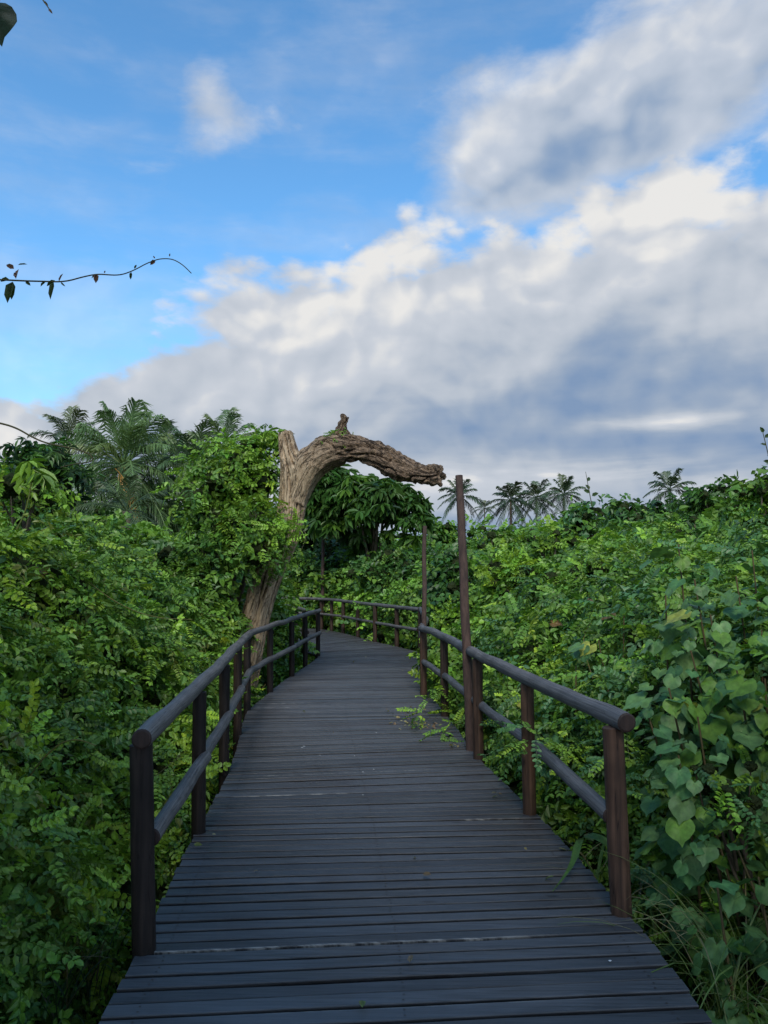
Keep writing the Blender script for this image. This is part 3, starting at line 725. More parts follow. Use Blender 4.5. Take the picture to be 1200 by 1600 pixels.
# mango at left
l=plump(85,745,24,(72,52),18,16)+plump(60,790,24,(70,45),12,17)+plump(40,728,25,(30,26),6,18)
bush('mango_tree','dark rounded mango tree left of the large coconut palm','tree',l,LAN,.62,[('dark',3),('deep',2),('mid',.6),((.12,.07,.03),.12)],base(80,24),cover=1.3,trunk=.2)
l=plump(255,775,35,(70,40),14,19)+plump(140,812,24,(60,22),10,20)+plump(300,745,33,(36,30),8,21)
bush('scrub_tree','flat topped feathery tree below the large coconut palm crown','tree',l,PINL,.60,[('dark',2),('deep',2),('mid',.5)],base(240,35),cover=1.2,trunk=.12)
l=plump(20,760,9,(60,45),9,22)+plump(60,790,9.5,(50,40),8,23)
bush('shrub','light green shrub at the left edge below the mango tree','shrub',l,SIM,.30,[('mid',2),('bright',2),('lime',1)],base(30,9),cover=1.3,trunk=.04)
# right-hand skyline trees
specs=[('rounded_tree','dark bushy tree with a rounded top near the right edge of the skyline',1120,785,27,(58,40),(1155,815,27,(50,30)),LAN+SIML,.52,[('dark',1.5),('deep',2.5),('mid',1)],31),
('airy_tree','tall light tree with loose twiggy top at the right edge of the photo',1180,785,15,(45,42),(1205,750,15,(25,30)),SIML,.36,[('deep',1),('mid',2),('bright',1)],32),
('rounded_tree','low domed mid green tree between the vine pillar and the dark bushy tree',1010,800,33,(60,32),(965,795,34,(34,26)),SIML,.62,[('dark',1),('deep',2),('mid',1)],33),
('vine_pillar','upright bush smothered in broad vines, right of the row of distant palms',915,800,16,(30,26),(905,830,16,(40,25)),SIML,.36,[('deep',1.5),('blue',1),('mid',1.5)],34),
('rounded_tree','small dark green tree between the slim pole and the tallest pole',697,835,26,(30,22),(690,850,26,(35,18)),SIML,.50,[('deep',2),('mid',1),('dark',1)],35),
('rounded_tree','pale green treetop just right of the tallest pole, under the distant palms',765,842,22,(48,24),(805,845,22,(36,20)),PINL,.46,[('deep',1),('mid',2),('bright',.8)],36),
('rounded_tree','broad bright green bush under the third distant palm',850,838,15,(48,24),(880,860,15,(50,28)),PINL,.34,[('mid',2),('bright',2),('lime',1)],37),
('rounded_tree','large leafy tree behind the broad leaved plant on the right',1090,840,13,(55,38),(1150,850,12,(55,42)),PINL+SIML,.33,[('deep',1.5),('mid',2),('bright',1.2)],38),
('shrub','yellow green bush amid the right thicket, just beyond the tallest pole',800,905,11.5,(58,42),(865,925,10.5,(60,40)),PIN,.28,[('mid',1),('bright',2),('lime',2)],39),
('shrub','feathery lime bush halfway between the tallest pole and the broad leaved plant',940,900,10,(60,36),(985,880,11,(50,30)),PIN,.27,[('mid',1.2),('bright',2),('lime',1.4)],40),
('shrub','dark leafy shrub just outside the corner of the right railing',700,900,13.5,(45,50),(705,950,12.5,(35,45)),SIML,.30,[('dark',1),('deep',2),('mid',1)],41)]
for nm,lb_,x1,y1,d1,r1,(x2,y2,d2,r2),pr,sz,cl,sd in specs:
    l=plump(x1,y1,d1,r1,13,sd,rl=.42)+plump(x2,y2,d2,r2,8,sd+50,rl=.45)
    bush(nm,lb_,'shrub' if nm=='shrub' else 'tree',l,pr,sz,cl,base(x1,d1),cover=1.35,trunk=.07,block=deckblock)

# far wood along the horizon
rd=random.Random(77); l=[]
for k in range(230):
    a=rd.uniform(-.58,.6); d=rd.uniform(32,75); r=rd.uniform(1.6,3.0); x=d*math.sin(a); y=d*math.cos(a)
    top=1.6+d*(.030+.055*max(0,math.sin(a)/.5)+ (.05 if a<-.12 else 0))+rd.uniform(-.8,.5)
    l.append((x,y,top-r,r*1.2,r*1.2,r)); l.append((x,y,top-2.2*r,r*1.3,r*1.3,r))
mb=MB(); leafcloud(mb,l,SIML,lambda d:.20+.011*d,[('dark',1),('deep',2),('mid',1.5)],cover=1.1,jit=.5); cores(mb,l,.72)
o=mb.build('far_wood',[M_leaf,M_core]); tag(o,'distant wood of low dark trees along the horizon','wood',kind='stuff')

# ------------------------------------------------------------------ palms
def frond(mb,P0,az,el,L,sag,npair,lw,ll,colr,rnd,hang=.5):
    d=np.array([math.sin(az)*math.cos(el),math.cos(az)*math.cos(el),math.sin(el)]); side=np.array([math.cos(az),-math.sin(az),0])
    side=norm(side+np.array([0,0,rnd.uniform(-.35,.35)]))
    pts=[]
    for s in np.linspace(0,1,9): pts.append(P0+d*L*s*(1-.12*s)+np.array([0,0,-sag*L*s**2.2])+side*rnd.uniform(-.01,.01)*L)
    pts=np.array(pts); tube(mb,pts,np.linspace(.035,.008,9)*L/3,5,colr*1.3,0,cap=False)
    cum=np.linspace(0,1,9)
    for i in range(npair):
        s=.16+.84*i/(npair-1); p=np.array([np.interp(s,cum,pts[:,k]) for k in range(3)]); p2=np.array([np.interp(min(1,s+.04),cum,pts[:,k]) for k in range(3)]); p1=np.array([np.interp(s-.04,cum,pts[:,k]) for k in range(3)])
        T=norm(p2-p1)
        for sd in (-1,1):
            l=ll*L*math.sin(min(1,(s*.9+.12))*math.pi)**.45*rnd.uniform(.8,1.1)
            dr=norm(side*sd*rnd.uniform(.6,.95)+T*1.0+np.array([0,0,rnd.uniform(-.45,.0)])); e=p+dr*l*.55; e2=e+norm(dr+np.array([0,0,-hang*rnd.uniform(.7,2.6)]))*l*.45
            w=T*lw*L
            c=colr*rnd.uniform(.75,1.25)
            V=np.array([p-w*.6,p+w*.6,e+w*.8,e-w*.8,e2]); mb.add(V,[(0,1,2,3),(3,2,4,4)],c,0,False)
def palm(label,px,py,d,L,nf,seed,npair=22,tr=.16,group=None,dead=False,lean=0,low=-.5,colr=None,lw=.012,az=None,loc=None,hang=.5):
    rnd=random.Random(seed); c=dp(px,py,d); b_=np.array([c[0]+lean,c[1],GZ-.3])
    root=empty('coconut_palm',b_,label,'palm tree',group)
    tb=MB(); n=26; pts=smoothpath([b_,b_+(c-b_)*.5+[lean*-.3,0,0],c],n); rad=[tr*(1+.05*(i%2))*(1.25-.45*i/n) for i in range(n)]
    tube(tb,pts,rad,10,(1,1,1),0); reloc(tb.build('trunk',[M_bark],root),root)
    mb=MB(); base_c=np.array(colr if colr is not None else (.050,.085,.028))
    for k in range(nf):
        u=(k+.5)/nf; el=1.45-(1.45-low)*u**.85+rnd.uniform(-.1,.1); a=k*2.39996+rnd.uniform(-.25,.25)
        cc=base_c*(1.25-.5*u*rnd.random())*(np.array([1.35,1.1,.9]) if rnd.random()<.2 else 1)
        frond(mb,c+[0,0,.02],a,el,L*rnd.uniform(.85,1.08),.22+.42*u,npair,lw,.29,cc,rnd,hang)
    o=mb.build('crown',[M_palm],root); reloc(o,root)
    if dead:
        m2=MB(); frond(m2,c+[.15,-1.35,-.30],2.0,-.55,L*.44,.9,24,.024,.42,np.array([.55,.26,.05]),rnd); o2=m2.build('dead_frond',[M_palm],root); reloc(o2,root); o2['label']='orange dead frond hanging from the palm crown'
        m3=MB()
        for k in range(9):
            q=c+np.array([rnd.uniform(-.35,.35),-.25-rnd.random()*.15,rnd.uniform(-.75,-.2)]); V0,F0=ICO; m3.add(V0*[.12,.12,.15]+q,F0,(1,1,1),0,True)
        reloc(m3.build('coconut_cluster',[M_coco],root),root)
    return root
M_coco=simple('coconut_husk',(.12,.12,.03),(.22,.15,.05),8,.6)
palm('large coconut palm on the left skyline with dense fronds and one orange dead frond',193,728,30,3.8,46,1,46,.22,dead=True,low=-.80,colr=(.105,.175,.062),lw=.009,hang=.9)
palm('smaller coconut palm peeking out just left of the large one',105,690,40,2.8,18,2,34,.2,colr=(.07,.105,.055))
palm('coconut palm half hidden right of the large one',255,712,40,2.8,18,3,34,.2,colr=(.05,.085,.045))
palm('upright palm fronds between the large palm and the creeper tree',300,733,30,2.8,20,4,34,.18,low=.1,colr=(.07,.125,.055))
palm('pale coconut palm top showing above the creeper tree',352,700,38,3.1,20,5,34,.18,colr=(.08,.13,.05))
palm('short young palm with dark fronds beneath the large coconut palm',198,800,23,2.0,16,6,28,.2,low=-.6,colr=(.05,.08,.03))
G='distant coconut palms on the horizon'
palm('distant coconut palm partly hidden behind the tallest pole',718,776,135,5.4,22,11,24,.22,G,colr=(.050,.082,.038),lw=.021)
palm('smallest and farthest coconut palm, with a thin trunk, standing alone',757,795,200,4.2,16,12,20,.18,G,colr=(.050,.082,.038),lw=.021)
palm('dark distant coconut palm with straight trunk, left of the closest pair',798,783,125,5.4,24,13,24,.20,G,colr=(.032,.058,.028),lw=.021,low=-.8)
palm('middle of the three clustered distant coconut palms',838,779,125,5.2,24,14,24,.20,G,colr=(.050,.082,.038),lw=.021,low=-.8)
palm('rightmost of the three clustered distant coconut palms, beside the vine pillar',881,774,130,5.0,22,15,24,.20,G,colr=(.050,.082,.038),lw=.021)
palm('distant palm crown rising behind the right skyline trees',1046,766,110,4.8,18,16,24,.20,G,colr=(.050,.082,.038),lw=.021)

# ------------------------------------------------------------------ dead tree arch
TY=11.5
def tp(cx,cy,r,dy=0): q=dp(340+cx/3,640+cy/3,TY+dy); return (q[0],q[1],q[2],r/3/1200*TY)
trunkp=[(80,1430,78),(108,1290,74),(140,1130,68),(165,1010,67),(200,880,66),(248,750,66),(305,620,68),(340,520,64),(352,430,66),(360,340,66),(350,260,56),(333,190,46),(322,145,40),(319,108,36)]
limbp=[(362,420,52),(392,330,60),(430,258,70),(490,210,72),(550,192,70),(620,188,60),(700,200,54),(770,224,56),(830,254,54),(890,288,46),(935,306,42),(985,312,44),(1028,310,46),(1052,306,34)]
stubp=[(515,180,36),(550,145,32),(574,108,27),(590,72,24),(603,30,19)]
def chain(lst,dyf=lambda i:0): return np.array([tp(x,y,r,dyf(i)) for i,(x,y,r) in enumerate(lst)])
def rawtube(mb,ch,n,seg):
    S=smoothpath(ch,n); S[:,3]*=(1.12 if seg==28 and n==70 else 1.0); tube(mb,S[:,:3],S[:,3],seg); return S
raw=MB(); S1=rawtube(raw,chain(trunkp),60,28); S2=rawtube(raw,chain(limbp,lambda i:-.04*i),70,28); S3=rawtube(raw,chain(stubp),16,16)
for (x,y,x2,y2,r) in ((600,160,622,96,17),(612,165,640,108,14),(585,160,608,85,14),(350,150,318,100,14),(470,175,500,140,16),(1030,275,1062,262,20),(1030,340,1048,362,16),(660,160,690,145,14),(870,260,915,262,16)):
    rawtube(raw,np.array([tp(x,y,r*1.3),tp((x+x2)/2,(y+y2)/2,r),tp(x2,y2,r*.4)]),8,10)
ro=raw.build('raw',[M_dead])
md=ro.modifiers.new('r','REMESH'); md.mode='VOXEL'; md.voxel_size=.017
dg=bpy.context.evaluated_depsgraph_get(); dg.update(); me=bpy.data.meshes.new_from_object(ro.evaluated_get(dg)); bpy.data.objects.remove(ro)
nv=len(me.vertices); co=np.zeros(nv*3,np.float32); me.vertices.foreach_get('co',co); co=co.reshape(-1,3).astype(float)
nr=np.array([v.normal[:] for v in me.vertices])
allS=np.concatenate([S1,S2,S3]); fr=[frames(s[:,:3]) for s in (S1,S2,S3)]
T_=np.concatenate([f[0] for f in fr]); U_=np.concatenate([f[1] for f in fr]); W_=np.concatenate([f[2] for f in fr])
ss=np.concatenate([np.r_[0,np.cumsum(np.linalg.norm(np.diff(s[:,:3],axis=0),axis=1))]+k*7 for k,s in enumerate((S1,S2,S3))])
which=np.concatenate([np.full(len(s),k) for k,s in enumerate((S1,S2,S3))])
kd=kdtree.KDTree(len(allS)); [kd.insert(s[:3],i) for i,s in enumerate(allS)]; kd.balance()
colv=np.zeros((nv,3),np.float32)
for i in range(nv):
    _,j,_=kd.find(co[i]); rel=co[i]-allS[j,:3]; a=math.atan2(rel.dot(W_[j]),rel.dot(U_[j])); s=ss[j]+rel.dot(T_[j]); r=allS[j,3]
    ca,sa=math.cos(a),math.sin(a); k=which[j]
    tw=s*.9; ca2,sa2=math.cos(a+tw*.5),math.sin(a+tw*.5)
    rough=(1.0 if k else 0.0); 
    if k==0: rough=max(0,min(1,(s-3.9)/.8))*.35+ (.25 if s<1.0 else 0)
    if k==1: rough=max(.15,min(1,(ss[j]-7-.25)/1.0))
    g=mnoise.noise((ca2*2.6,sa2*2.6,s*.55)); rd1=1-abs(mnoise.noise((ca2*3.4+9,sa2*3.4,s*.8)))*2
    f0=mnoise.noise(Vector(co[i]*1.7)); f=mnoise.fractal(co[i]*3.2+np.array([4,2,1]),.9,2.1,4)
    fine=mnoise.noise(Vector(co[i]*17)); vor=mnoise.noise((ca2*9,sa2*9,s*2.2))
    dsp=r*(.13*g+.035*(rd1-.5)*(.3+.8*abs(f0))*(1-.7*rough))+ .007*vor*(1-.6*rough)
    dsp+=rough*(.040*f+.022*fine+.018*(rd1-.5)+.03*mnoise.noise((ca2*1.5+7,sa2*1.5,s*1.6))-.062*max(0,1-abs(mnoise.noise((ca2*1.3+3+f0*1.2,sa2*1.3,s*.8+f0)))*8)-.010*max(0,1-abs(mnoise.noise((ca2*3,sa2*3,s*1.8)))*5))
    if k==0: dsp-=.07*max(0,1-abs(mnoise.noise((ca2*1.3+5,sa2*1.3,s*.35)))*9)   # long seams
    if k==1 and ss[j]-7>2.35: dsp+=.05*mnoise.noise(Vector(co[i]*9))+.05*abs(mnoise.noise(Vector(co[i]*6)))-.04
    co[i]+=nr[i]*dsp; colv[i]=((s%10)/10,abs(a)/3.1416,rough)
me.vertices.foreach_set('co',co.ravel().astype(np.float32))
if 'Col' in me.attributes: me.attributes.remove(me.attributes['Col'])
at=me.attributes.new('Col','FLOAT_COLOR','POINT'); at.data.foreach_set('color',np.concatenate([colv,np.ones((nv,1),np.float32)],1).ravel())
me.polygons.foreach_set('use_smooth',np.ones(len(me.polygons),bool)); me.update()
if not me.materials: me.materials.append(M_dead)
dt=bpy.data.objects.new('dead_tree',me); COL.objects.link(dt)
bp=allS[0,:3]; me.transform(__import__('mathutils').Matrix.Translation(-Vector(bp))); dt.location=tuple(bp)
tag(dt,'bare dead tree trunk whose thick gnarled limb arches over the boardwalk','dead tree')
# tuft of creeper on the arch
mb=MB(); c=dp(528,690,11.3)
leafcloud(mb,[(c[0],c[1],c[2],.20,.14,.10)],SIM,.12,[('mid',1),('bright',1),('lime',.6)],cover=1.8)
tag(mb.build('creeper_tuft',[M_leaf,M_stem]),'small tuft of green creeper growing on top of the dead arch','creeper',kind='stuff')

# ------------------------------------------------------------------ broad heart-leaved plants on the right
def bigleaf(label,stems,seed,ls=.17,nper=16,cols=('pale','pale','blue','mid')):
    rd=random.Random(seed); root=empty('broad_leaf_plant',(stems[0][0][0],stems[0][0][1],GZ),label,'plant','broad heart-leaved plants by the right railing')
    lm=MB(); sm=MB()
    P=[];Z=[];A=[];S=[];C=[]
    for st in stems:
        pts=smoothpath(np.array(st),18); tube(sm,pts,np.linspace(.012,.005,18),6,(1.1,1.0,.8),0,cap=False)
        for i in range(nper):
            u=rd.uniform(.22,1.0); p=np.array([np.interp(u*17,np.arange(18),pts[:,k]) for k in range(3)])
            a=rd.uniform(0,2*math.pi) if rd.random()<.35 else rd.gauss(-math.pi*.62,.95)
            o_=np.array([math.cos(a),math.sin(a),0]); rad=rd.uniform(.05,.30)*(1.15-.45*u)
            q=p+o_*rad+np.array([0,0,rd.uniform(-.03,.06)])
            pit=rd.uniform(.15,1.05)     # how much the blade hangs
            zz=norm(np.array([0,0,1.])*math.cos(pit)+o_*math.sin(pit)+np.array([rd.gauss(0,.22),rd.gauss(0,.22),0]))
            ax=norm(o_*math.cos(pit)-np.array([0,0,1.])*math.sin(pit)+np.array([rd.gauss(0,.3),rd.gauss(0,.3),0]))
            P.append(q);Z.append(zz);A.append(ax);S.append(ls*rd.choice((rd.uniform(.4,.8),rd.uniform(.7,1.2)))*(1.12-.3*u)); cc=PAL[rd.choice(cols)]*rd.uniform(.85,1.25)
            if rd.random()<.012: cc=np.array([.30,.34,.06])
            C.append(cc)
    place(lm,HEA,np.array(P),np.array(Z),np.array(A),np.array(S),np.array(C))
    lm.sm=[np.full(len(x),True) for x in lm.f]
    reloc(lm.build('foliage',[M_leaf_big],root),root); reloc(sm.build('stem',[M_stem],root),root)
    return root
def st(px,py,d,x0,d0,zb=-.8,mid=None):
    t=dp(px,py,d); b_=np.array([x0,d0,zb]); m=(t+b_)/2+np.array([random.uniform(-.1,.1),-.12,.1]); return [b_,m,t]
bigleaf('tallest broad heart-leaved plant, its top standing above the thicket right of the railing',[st(1060,850,4.9,1.95,5.1),st(1085,905,4.7,2.05,4.9),st(1040,930,4.8,1.9,5.0),st(1110,960,4.6,2.1,4.8),st(1075,1000,4.5,2.0,4.7)],1,.155,50)
bigleaf('broad heart-leaved plant at the right edge of the photo, beside the tallest one',[st(1175,860,5.2,2.5,5.4),st(1150,900,5.0,2.4,5.2),st(1200,930,4.8,2.5,5.0),st(1190,985,4.6,2.3,4.8),st(1150,1040,4.3,2.05,4.5),st(1195,1060,4.2,2.15,4.4)],2,.150,50)
bigleaf('lower broad heart-leaved plant behind the nearest right post',[st(1045,1075,4.3,1.75,4.5),st(1010,1110,4.2,1.65,4.4),st(1090,1120,4.1,1.85,4.3),st(1060,1180,4.0,1.7,4.2)],3,.135,48,('pale','blue','mid'))
bigleaf('large drooping heart leaves low at the bottom right beside the grass',[st(1150,1320,3.75,1.85,3.9,-.9),st(1110,1270,3.9,1.8,4.1,-.9),st(1185,1370,3.6,1.9,3.7,-.9),st(1120,1380,3.6,1.7,3.7,-.9)],4,.125,24,('pale','blue','deep'))
bigleaf('patch of smaller heart leaves above the top rail, left of the tallest broad-leaved plant',[st(975,960,6.2,2.0,6.5),st(935,1000,6.0,1.8,6.3),st(985,1040,5.6,1.9,5.9),st(900,1040,6.0,1.6,6.3)],5,.14,18,('pale','mid','blue'))

# ------------------------------------------------------------------ ferny bush at lower right, sprigs through the rails
l=plump(1130,1215,3.95,(75,45),9,61)+plump(1180,1260,3.8,(50,40),6,62)
bush('ferny_bush','fine leaved ferny bush at the right edge, below the heart-leaved plants','bush',l,PIN,.17,[('mid',1),('blue',2),('bright',.7),('deep',1)],base(1150,4.2),cover=1.0,trunk=.02,k=.5)
def sprigs(label,pts,size,cols,seed,protos=None,n=10,spread=.12,name='trailing_vine',stemr=.004):
    rd=random.Random(seed); mb=MB(); P=[];Z=[];A=[];S=[];C=[]
    pa=smoothpath(np.array(pts),24); tube(mb,pa,np.linspace(stemr,stemr*.5,24),5,(1,1.2,.8),1,cap=False)
    for i in range(n):
        u=rd.random(); p=np.array([np.interp(u*23,np.arange(24),pa[:,k]) for k in range(3)])
        a=rd.uniform(0,6.28); o_=np.array([math.cos(a),math.sin(a),rd.uniform(-.3,.4)])
        P.append(p+o_*rd.random()*spread);A.append(o_);Z.append(np.array([rd.gauss(0,.35),rd.gauss(-.2,.35),1]));S.append(size*rd.uniform(.7,1.25));C.append(PAL[rd.choice(cols)]*rd.uniform(.8,1.25))
    place(mb,protos or PIN,np.array(P),np.array(Z),np.array(A),np.array(S),np.array(C))
    return tag(mb.build(name,[M_leaf,M_stem]),label,'vine')
sprigs('leafy vine pushing between the rails at the corner post and trailing onto the deck',[(.95,9.7,.1),(.72,9.3,.35),(.55,8.9,.30),(.42,8.5,.10),(.40,8.3,.06)],.22,('bright','lime','mid'),1,n=26,spread=.16)
sprigs('low green vine spilling over the right deck edge near the fourth post',[(1.0,8.6,-.1),(.78,8.1,.10),(.62,7.8,.06),(.52,7.6,.05)],.18,('bright','mid','lime'),2,n=18,spread=.12)
sprigs('feathery vine growing round the second post of the right railing',[(1.6,5.9,.1),(1.25,5.5,.40),(1.02,5.2,.50),(.98,5.05,.62)],.15,('mid','bright','blue','lime'),3,n=60,spread=.24)
sprigs('vine spray hanging through the right railing between the first two posts',[(1.9,5.2,.6),(1.5,4.9,.55),(1.3,4.6,.35)],.15,('mid','blue','bright'),4,n=55,spread=.22)
sprigs('lime vine sprays behind the third post of the right railing',[(1.5,7.6,.2),(1.15,7.3,.55),(1.05,7.2,.75)],.18,('bright','lime'),5,n=20,spread=.22)
sprigs('green vine beside the deck edge behind the second left post',[(-1.9,5.4,.0),(-1.55,5.2,.25),(-1.42,5.5,.35)],.16,('bright','mid'),6,n=20,spread=.15)
# dry litter on the deck
mb=MB(); rd=random.Random(9); P=[];Z=[];A=[];S=[];C=[]
for cx,cy,n,sp in ((635,1130,34,.13),(665,1135,22,.10),(632,1112,12,.10),(700,1165,8,.05),(645,1118,14,.2),(780,1243,3,.02),(420,1350,2,.25),(700,1390,2,.3),(520,1120,3,.35),(560,1040,4,.5),(600,1500,2,.3),(860,1330,4,.08),(330,1320,3,.08)):
    c=gp(cx,cy,.012)
    for _ in range(n):
        P.append(c+[rd.gauss(0,sp),rd.gauss(0,sp),abs(rd.gauss(0,.012))]);Z.append([rd.gauss(0,.5),rd.gauss(0,.5),1]);a=rd.uniform(0,6.3);A.append([math.cos(a),math.sin(a),0]);S.append(rd.uniform(.02,.06));C.append(rd.choice([(.30,.25,.10),(.36,.33,.18),(.16,.20,.05),(.22,.15,.08)]))
LFp=Proto(); V,F=leaf_quads(.25,.08,.1); LFp.add(V,F,0); LFp.fin()
place(mb,[LFp],np.array(P),np.array(Z,float),np.array(A,float),np.array(S),np.array(C)); tag(mb.build('leaf_litter',[M_leaf]),'scattered dry yellow leaf bits on the right of the deck','leaf litter',kind='stuff')
# small white droppings/specks
mb=MB()
for (px,py) in ((554,1181),(567,1206),(584,1202),(567,1242),(711,1166),(953,1501),(475,1166),(472,1168),(588,1145),(345,1186),(500,1180)):
    c=gp(px,py,.0065); r=.006 if px not in(475,472,711) else .010; an=np.linspace(0,2*np.pi,9,endpoint=False)
    rr_=np.array([r*rd.uniform(.6,1.2) for _ in an]); ring=c+np.stack([np.cos(an)*rr_*1.3,np.sin(an)*rr_,0*an],1); mb.add(np.concatenate([ring,[c+[0,0,.003]]]),[(j,(j+1)%9,9,9) for j in range(9)])
M_fleck=simple('pale_fleck',(.5,.5,.48),(.6,.6,.58),30,.8)
tag(mb.build('white_specks',[M_fleck]),'tiny white specks scattered on the deck planks','specks',kind='stuff')

# ------------------------------------------------------------------ grass
def blade(mb,b_,d,L,w,bend,col,nseg=7,tw=0):
    b_=np.array(b_,float); d=norm(np.array(d,float)); side=norm(np.cross(d,[0,0,1])+1e-6); h=norm(np.array([d[0],d[1],0])+1e-6)
    c=[];p=b_.copy(); dirv=d.copy()
    for i in range(nseg+1):
        c.append(p.copy()); dirv=norm(dirv+np.array([h[0]*bend*.4,h[1]*bend*.4,-bend])/nseg*2); p=p+dirv*L/nseg
    c=np.array(c); u=np.linspace(0,1,nseg+1); ww=w*np.sin(np.clip(u*.85+.15,0,1)*math.pi)**.6; ww[-1]=w*.05
    side=norm(side+np.array([0,0,tw])); V=np.stack([c-side*ww[:,None],c+[0,0,-.0]-np.array([0,0,1])*ww[:,None]*.35,c+side*ww[:,None]],1).reshape(-1,3)
    F=[];
    for i in range(nseg):
        F+= [(3*i,3*i+1,3*i+4,3*i+3),(3*i+1,3*i+2,3*i+5,3*i+4)]
    mb.add(V,F,np.array(col)*random.uniform(.8,1.2),0,True)
def clump(label,centers,n,seed,L=(.3,.7),w=.004,cols=((.10,.16,.035),(.06,.12,.03),(.22,.2,.09)),bend=(.25,.8),stiff=1.0,name='grass_clump'):
    rd=random.Random(seed); mb=MB()
    for c in centers:
        for _ in range(n):
            a=rd.uniform(0,6.28); s=rd.uniform(.1,.6)
            blade(mb,np.array(c)+[rd.gauss(0,.05),rd.gauss(0,.05),0],(math.cos(a)*s,math.sin(a)*s,stiff),rd.uniform(*L),w*rd.uniform(.6,1.3),rd.uniform(*bend),rd.choice(cols))
    return tag(mb.build(name,[M_grass],None,centers[0]),label,'grass')
clump('long arching pale grass stems at the bottom right corner',[gp(1125,1590,-.35),gp(1165,1600,-.35),gp(1195,1560,-.35),gp(1150,1530,-.3),gp(1190,1490,-.3)],24,1,(.55,1.05),.0036,bend=(.5,1.1),cols=((.16,.24,.06),(.22,.28,.10),(.10,.18,.04),(.30,.27,.14)))
clump('tall thin grass stalks in front of heart leaves, right of the nearest right post',[gp(1090,1520,-.35),gp(1050,1480,-.4)],14,2,(.6,1.05),.0032,bend=(.4,.9),cols=((.14,.17,.05),(.24,.22,.11),(.1,.14,.04)))
clump('dry and green grass blades at the bottom left beside the deck',[gp(30,1590,-.4),gp(90,1600,-.4),gp(140,1560,-.5)],16,3,(.30,.65),.0045,cols=((.05,.09,.03),(.20,.18,.11),(.04,.08,.03)))
clump('grass blades growing along the right deck edge between the first two posts',[(1.45,4.2,-.3),(1.36,4.5,-.3),(1.27,4.9,-.25)],9,4,(.2,.42),.008,cols=((.06,.13,.03),(.08,.16,.035),(.2,.18,.08)))
mb=MB(); a=gp(905,1303,.18); bl=np.array([1.30,4.35,.0])
mbp=smoothpath([bl,np.array([1.20,4.2,.2]),a+[0,0,.02],a+np.array([-.07,-.2,-.08]),gp(864,1392,.012)],12); u=np.linspace(0,1,12)
ww=.032*np.clip(np.sin(np.clip((u-.1)/.9,0,1)*math.pi),0.06,1)**.7; side=np.array([.85,.35,.25]); side/=np.linalg.norm(side)
V=np.stack([mbp-side*ww[:,None],mbp-[0,0,.003],mbp+side*ww[:,None]],1).reshape(-1,3); F=[]
for i in range(11): F+=[(3*i,3*i+1,3*i+4,3*i+3),(3*i+1,3*i+2,3*i+5,3*i+4)]
mb.add(V,F,(.07,.15,.035),0,True)
tag(mb.build('grass_tuft',[M_grass],None,bl),'single broad green grass blade drooping over the deck at the right','grass')

# ------------------------------------------------------------------ twigs in the sky and long tendrils
def vineobj(name,label,px,d,r,leaves,seed,col=(.8,.9,.6),leafcol='deep'):
    rd=random.Random(seed); mb=MB(); pts=[dp(x,y,d) for x,y in px]; P=smoothpath(pts,len(px)*6); tube(mb,P,np.linspace(r,r*.45,len(P)),6,col,1,cap=False)
    for (x,y,ang,L,w,cl) in leaves:
        q=dp(x,y,d); V,F=leaf_quads(w,.12,.25,shape=(.28,.72)); V=V*L
        a=R(ang); # direction in the picture plane, 0 = right
        Y=np.array([math.cos(a),rd.uniform(-.3,.3),math.sin(a)]); Y/=np.linalg.norm(Y); Zn=np.array([rd.uniform(-.4,.4),-1,rd.uniform(-.1,.5)]); Zn=Zn-Y*Zn.dot(Y); Zn/=np.linalg.norm(Zn); X=np.cross(Y,Zn)
        mb.add(V@np.stack([X,Y,Zn],1).T+q,F,cl,0,False)
    return tag(mb.build(name,[M_leaf,M_stem],None,pts[0]),label,'vine')
gr=(.05,.085,.03); rdv=(.16,.085,.06)
vineobj('vine_twig','thin leafy vine twig reaching in from the left edge across the blue sky',[(-60,436),(0,437),(40,439),(85,440),(100,441),(135,431),(160,427),(180,432),(205,425),(235,408),(260,402),(280,408),(299,427)],2.6,.0035,
 [(14,436,195,.03,.3,gr),(20,440,255,.075,.2,gr),(20,440,262,.06,.2,gr),(22,420,150,.03,.3,rdv),(25,436,95,.045,.15,rdv),(28,414,20,.03,.12,gr),(27,430,160,.022,.3,rdv),(40,440,-35,.02,.3,gr),(86,438,215,.035,.2,gr),(84,441,258,.06,.15,gr),(92,440,70,.032,.12,rdv),(95,441,-45,.02,.15,gr),(72,440,205,.03,.2,gr),(150,428,-85,.032,.28,rdv),(152,428,215,.025,.15,gr),(163,427,80,.012,.2,rdv),(205,425,-100,.025,.2,gr),(210,420,70,.018,.2,gr),(243,407,215,.024,.3,rdv),(242,404,120,.012,.2,rdv),(265,401,85,.012,.2,rdv)],1)
vineobj('vine_twig','curved bare tendril at the left edge above the mango tree',[(-60,650),(0,661),(25,668),(50,683),(70,692),(100,698),(130,704),(150,716),(148,722),(120,724),(95,730)],4.2,.006,[],2)
vineobj('vine_twig','short brown twig tip hanging at the top left corner',[(40,-60),(62,-6),(72,6),(80,19)],2.6,.004,[(76,14,-50,.022,.2,rdv),(68,2,-40,.02,.2,rdv)],3)
mb=MB(); q=dp(-14,36,2.0); p=HEA[0]; Y=np.array([.25,0,-.97]); Zn=np.array([.15,-.98,.05]); Zn-=Y*Zn.dot(Y); Zn/=np.linalg.norm(Zn); X=np.cross(Y,Zn)
mb.add((p.V*.105)@np.stack([X,Y,Zn],1).T+q+[0,0,.05],p.F,(.02,.05,.03),0,True)
tag(mb.build('hanging_leaf',[M_leaf_big],None,q),'single rounded dark leaf hanging at the left edge near the top','leaf')
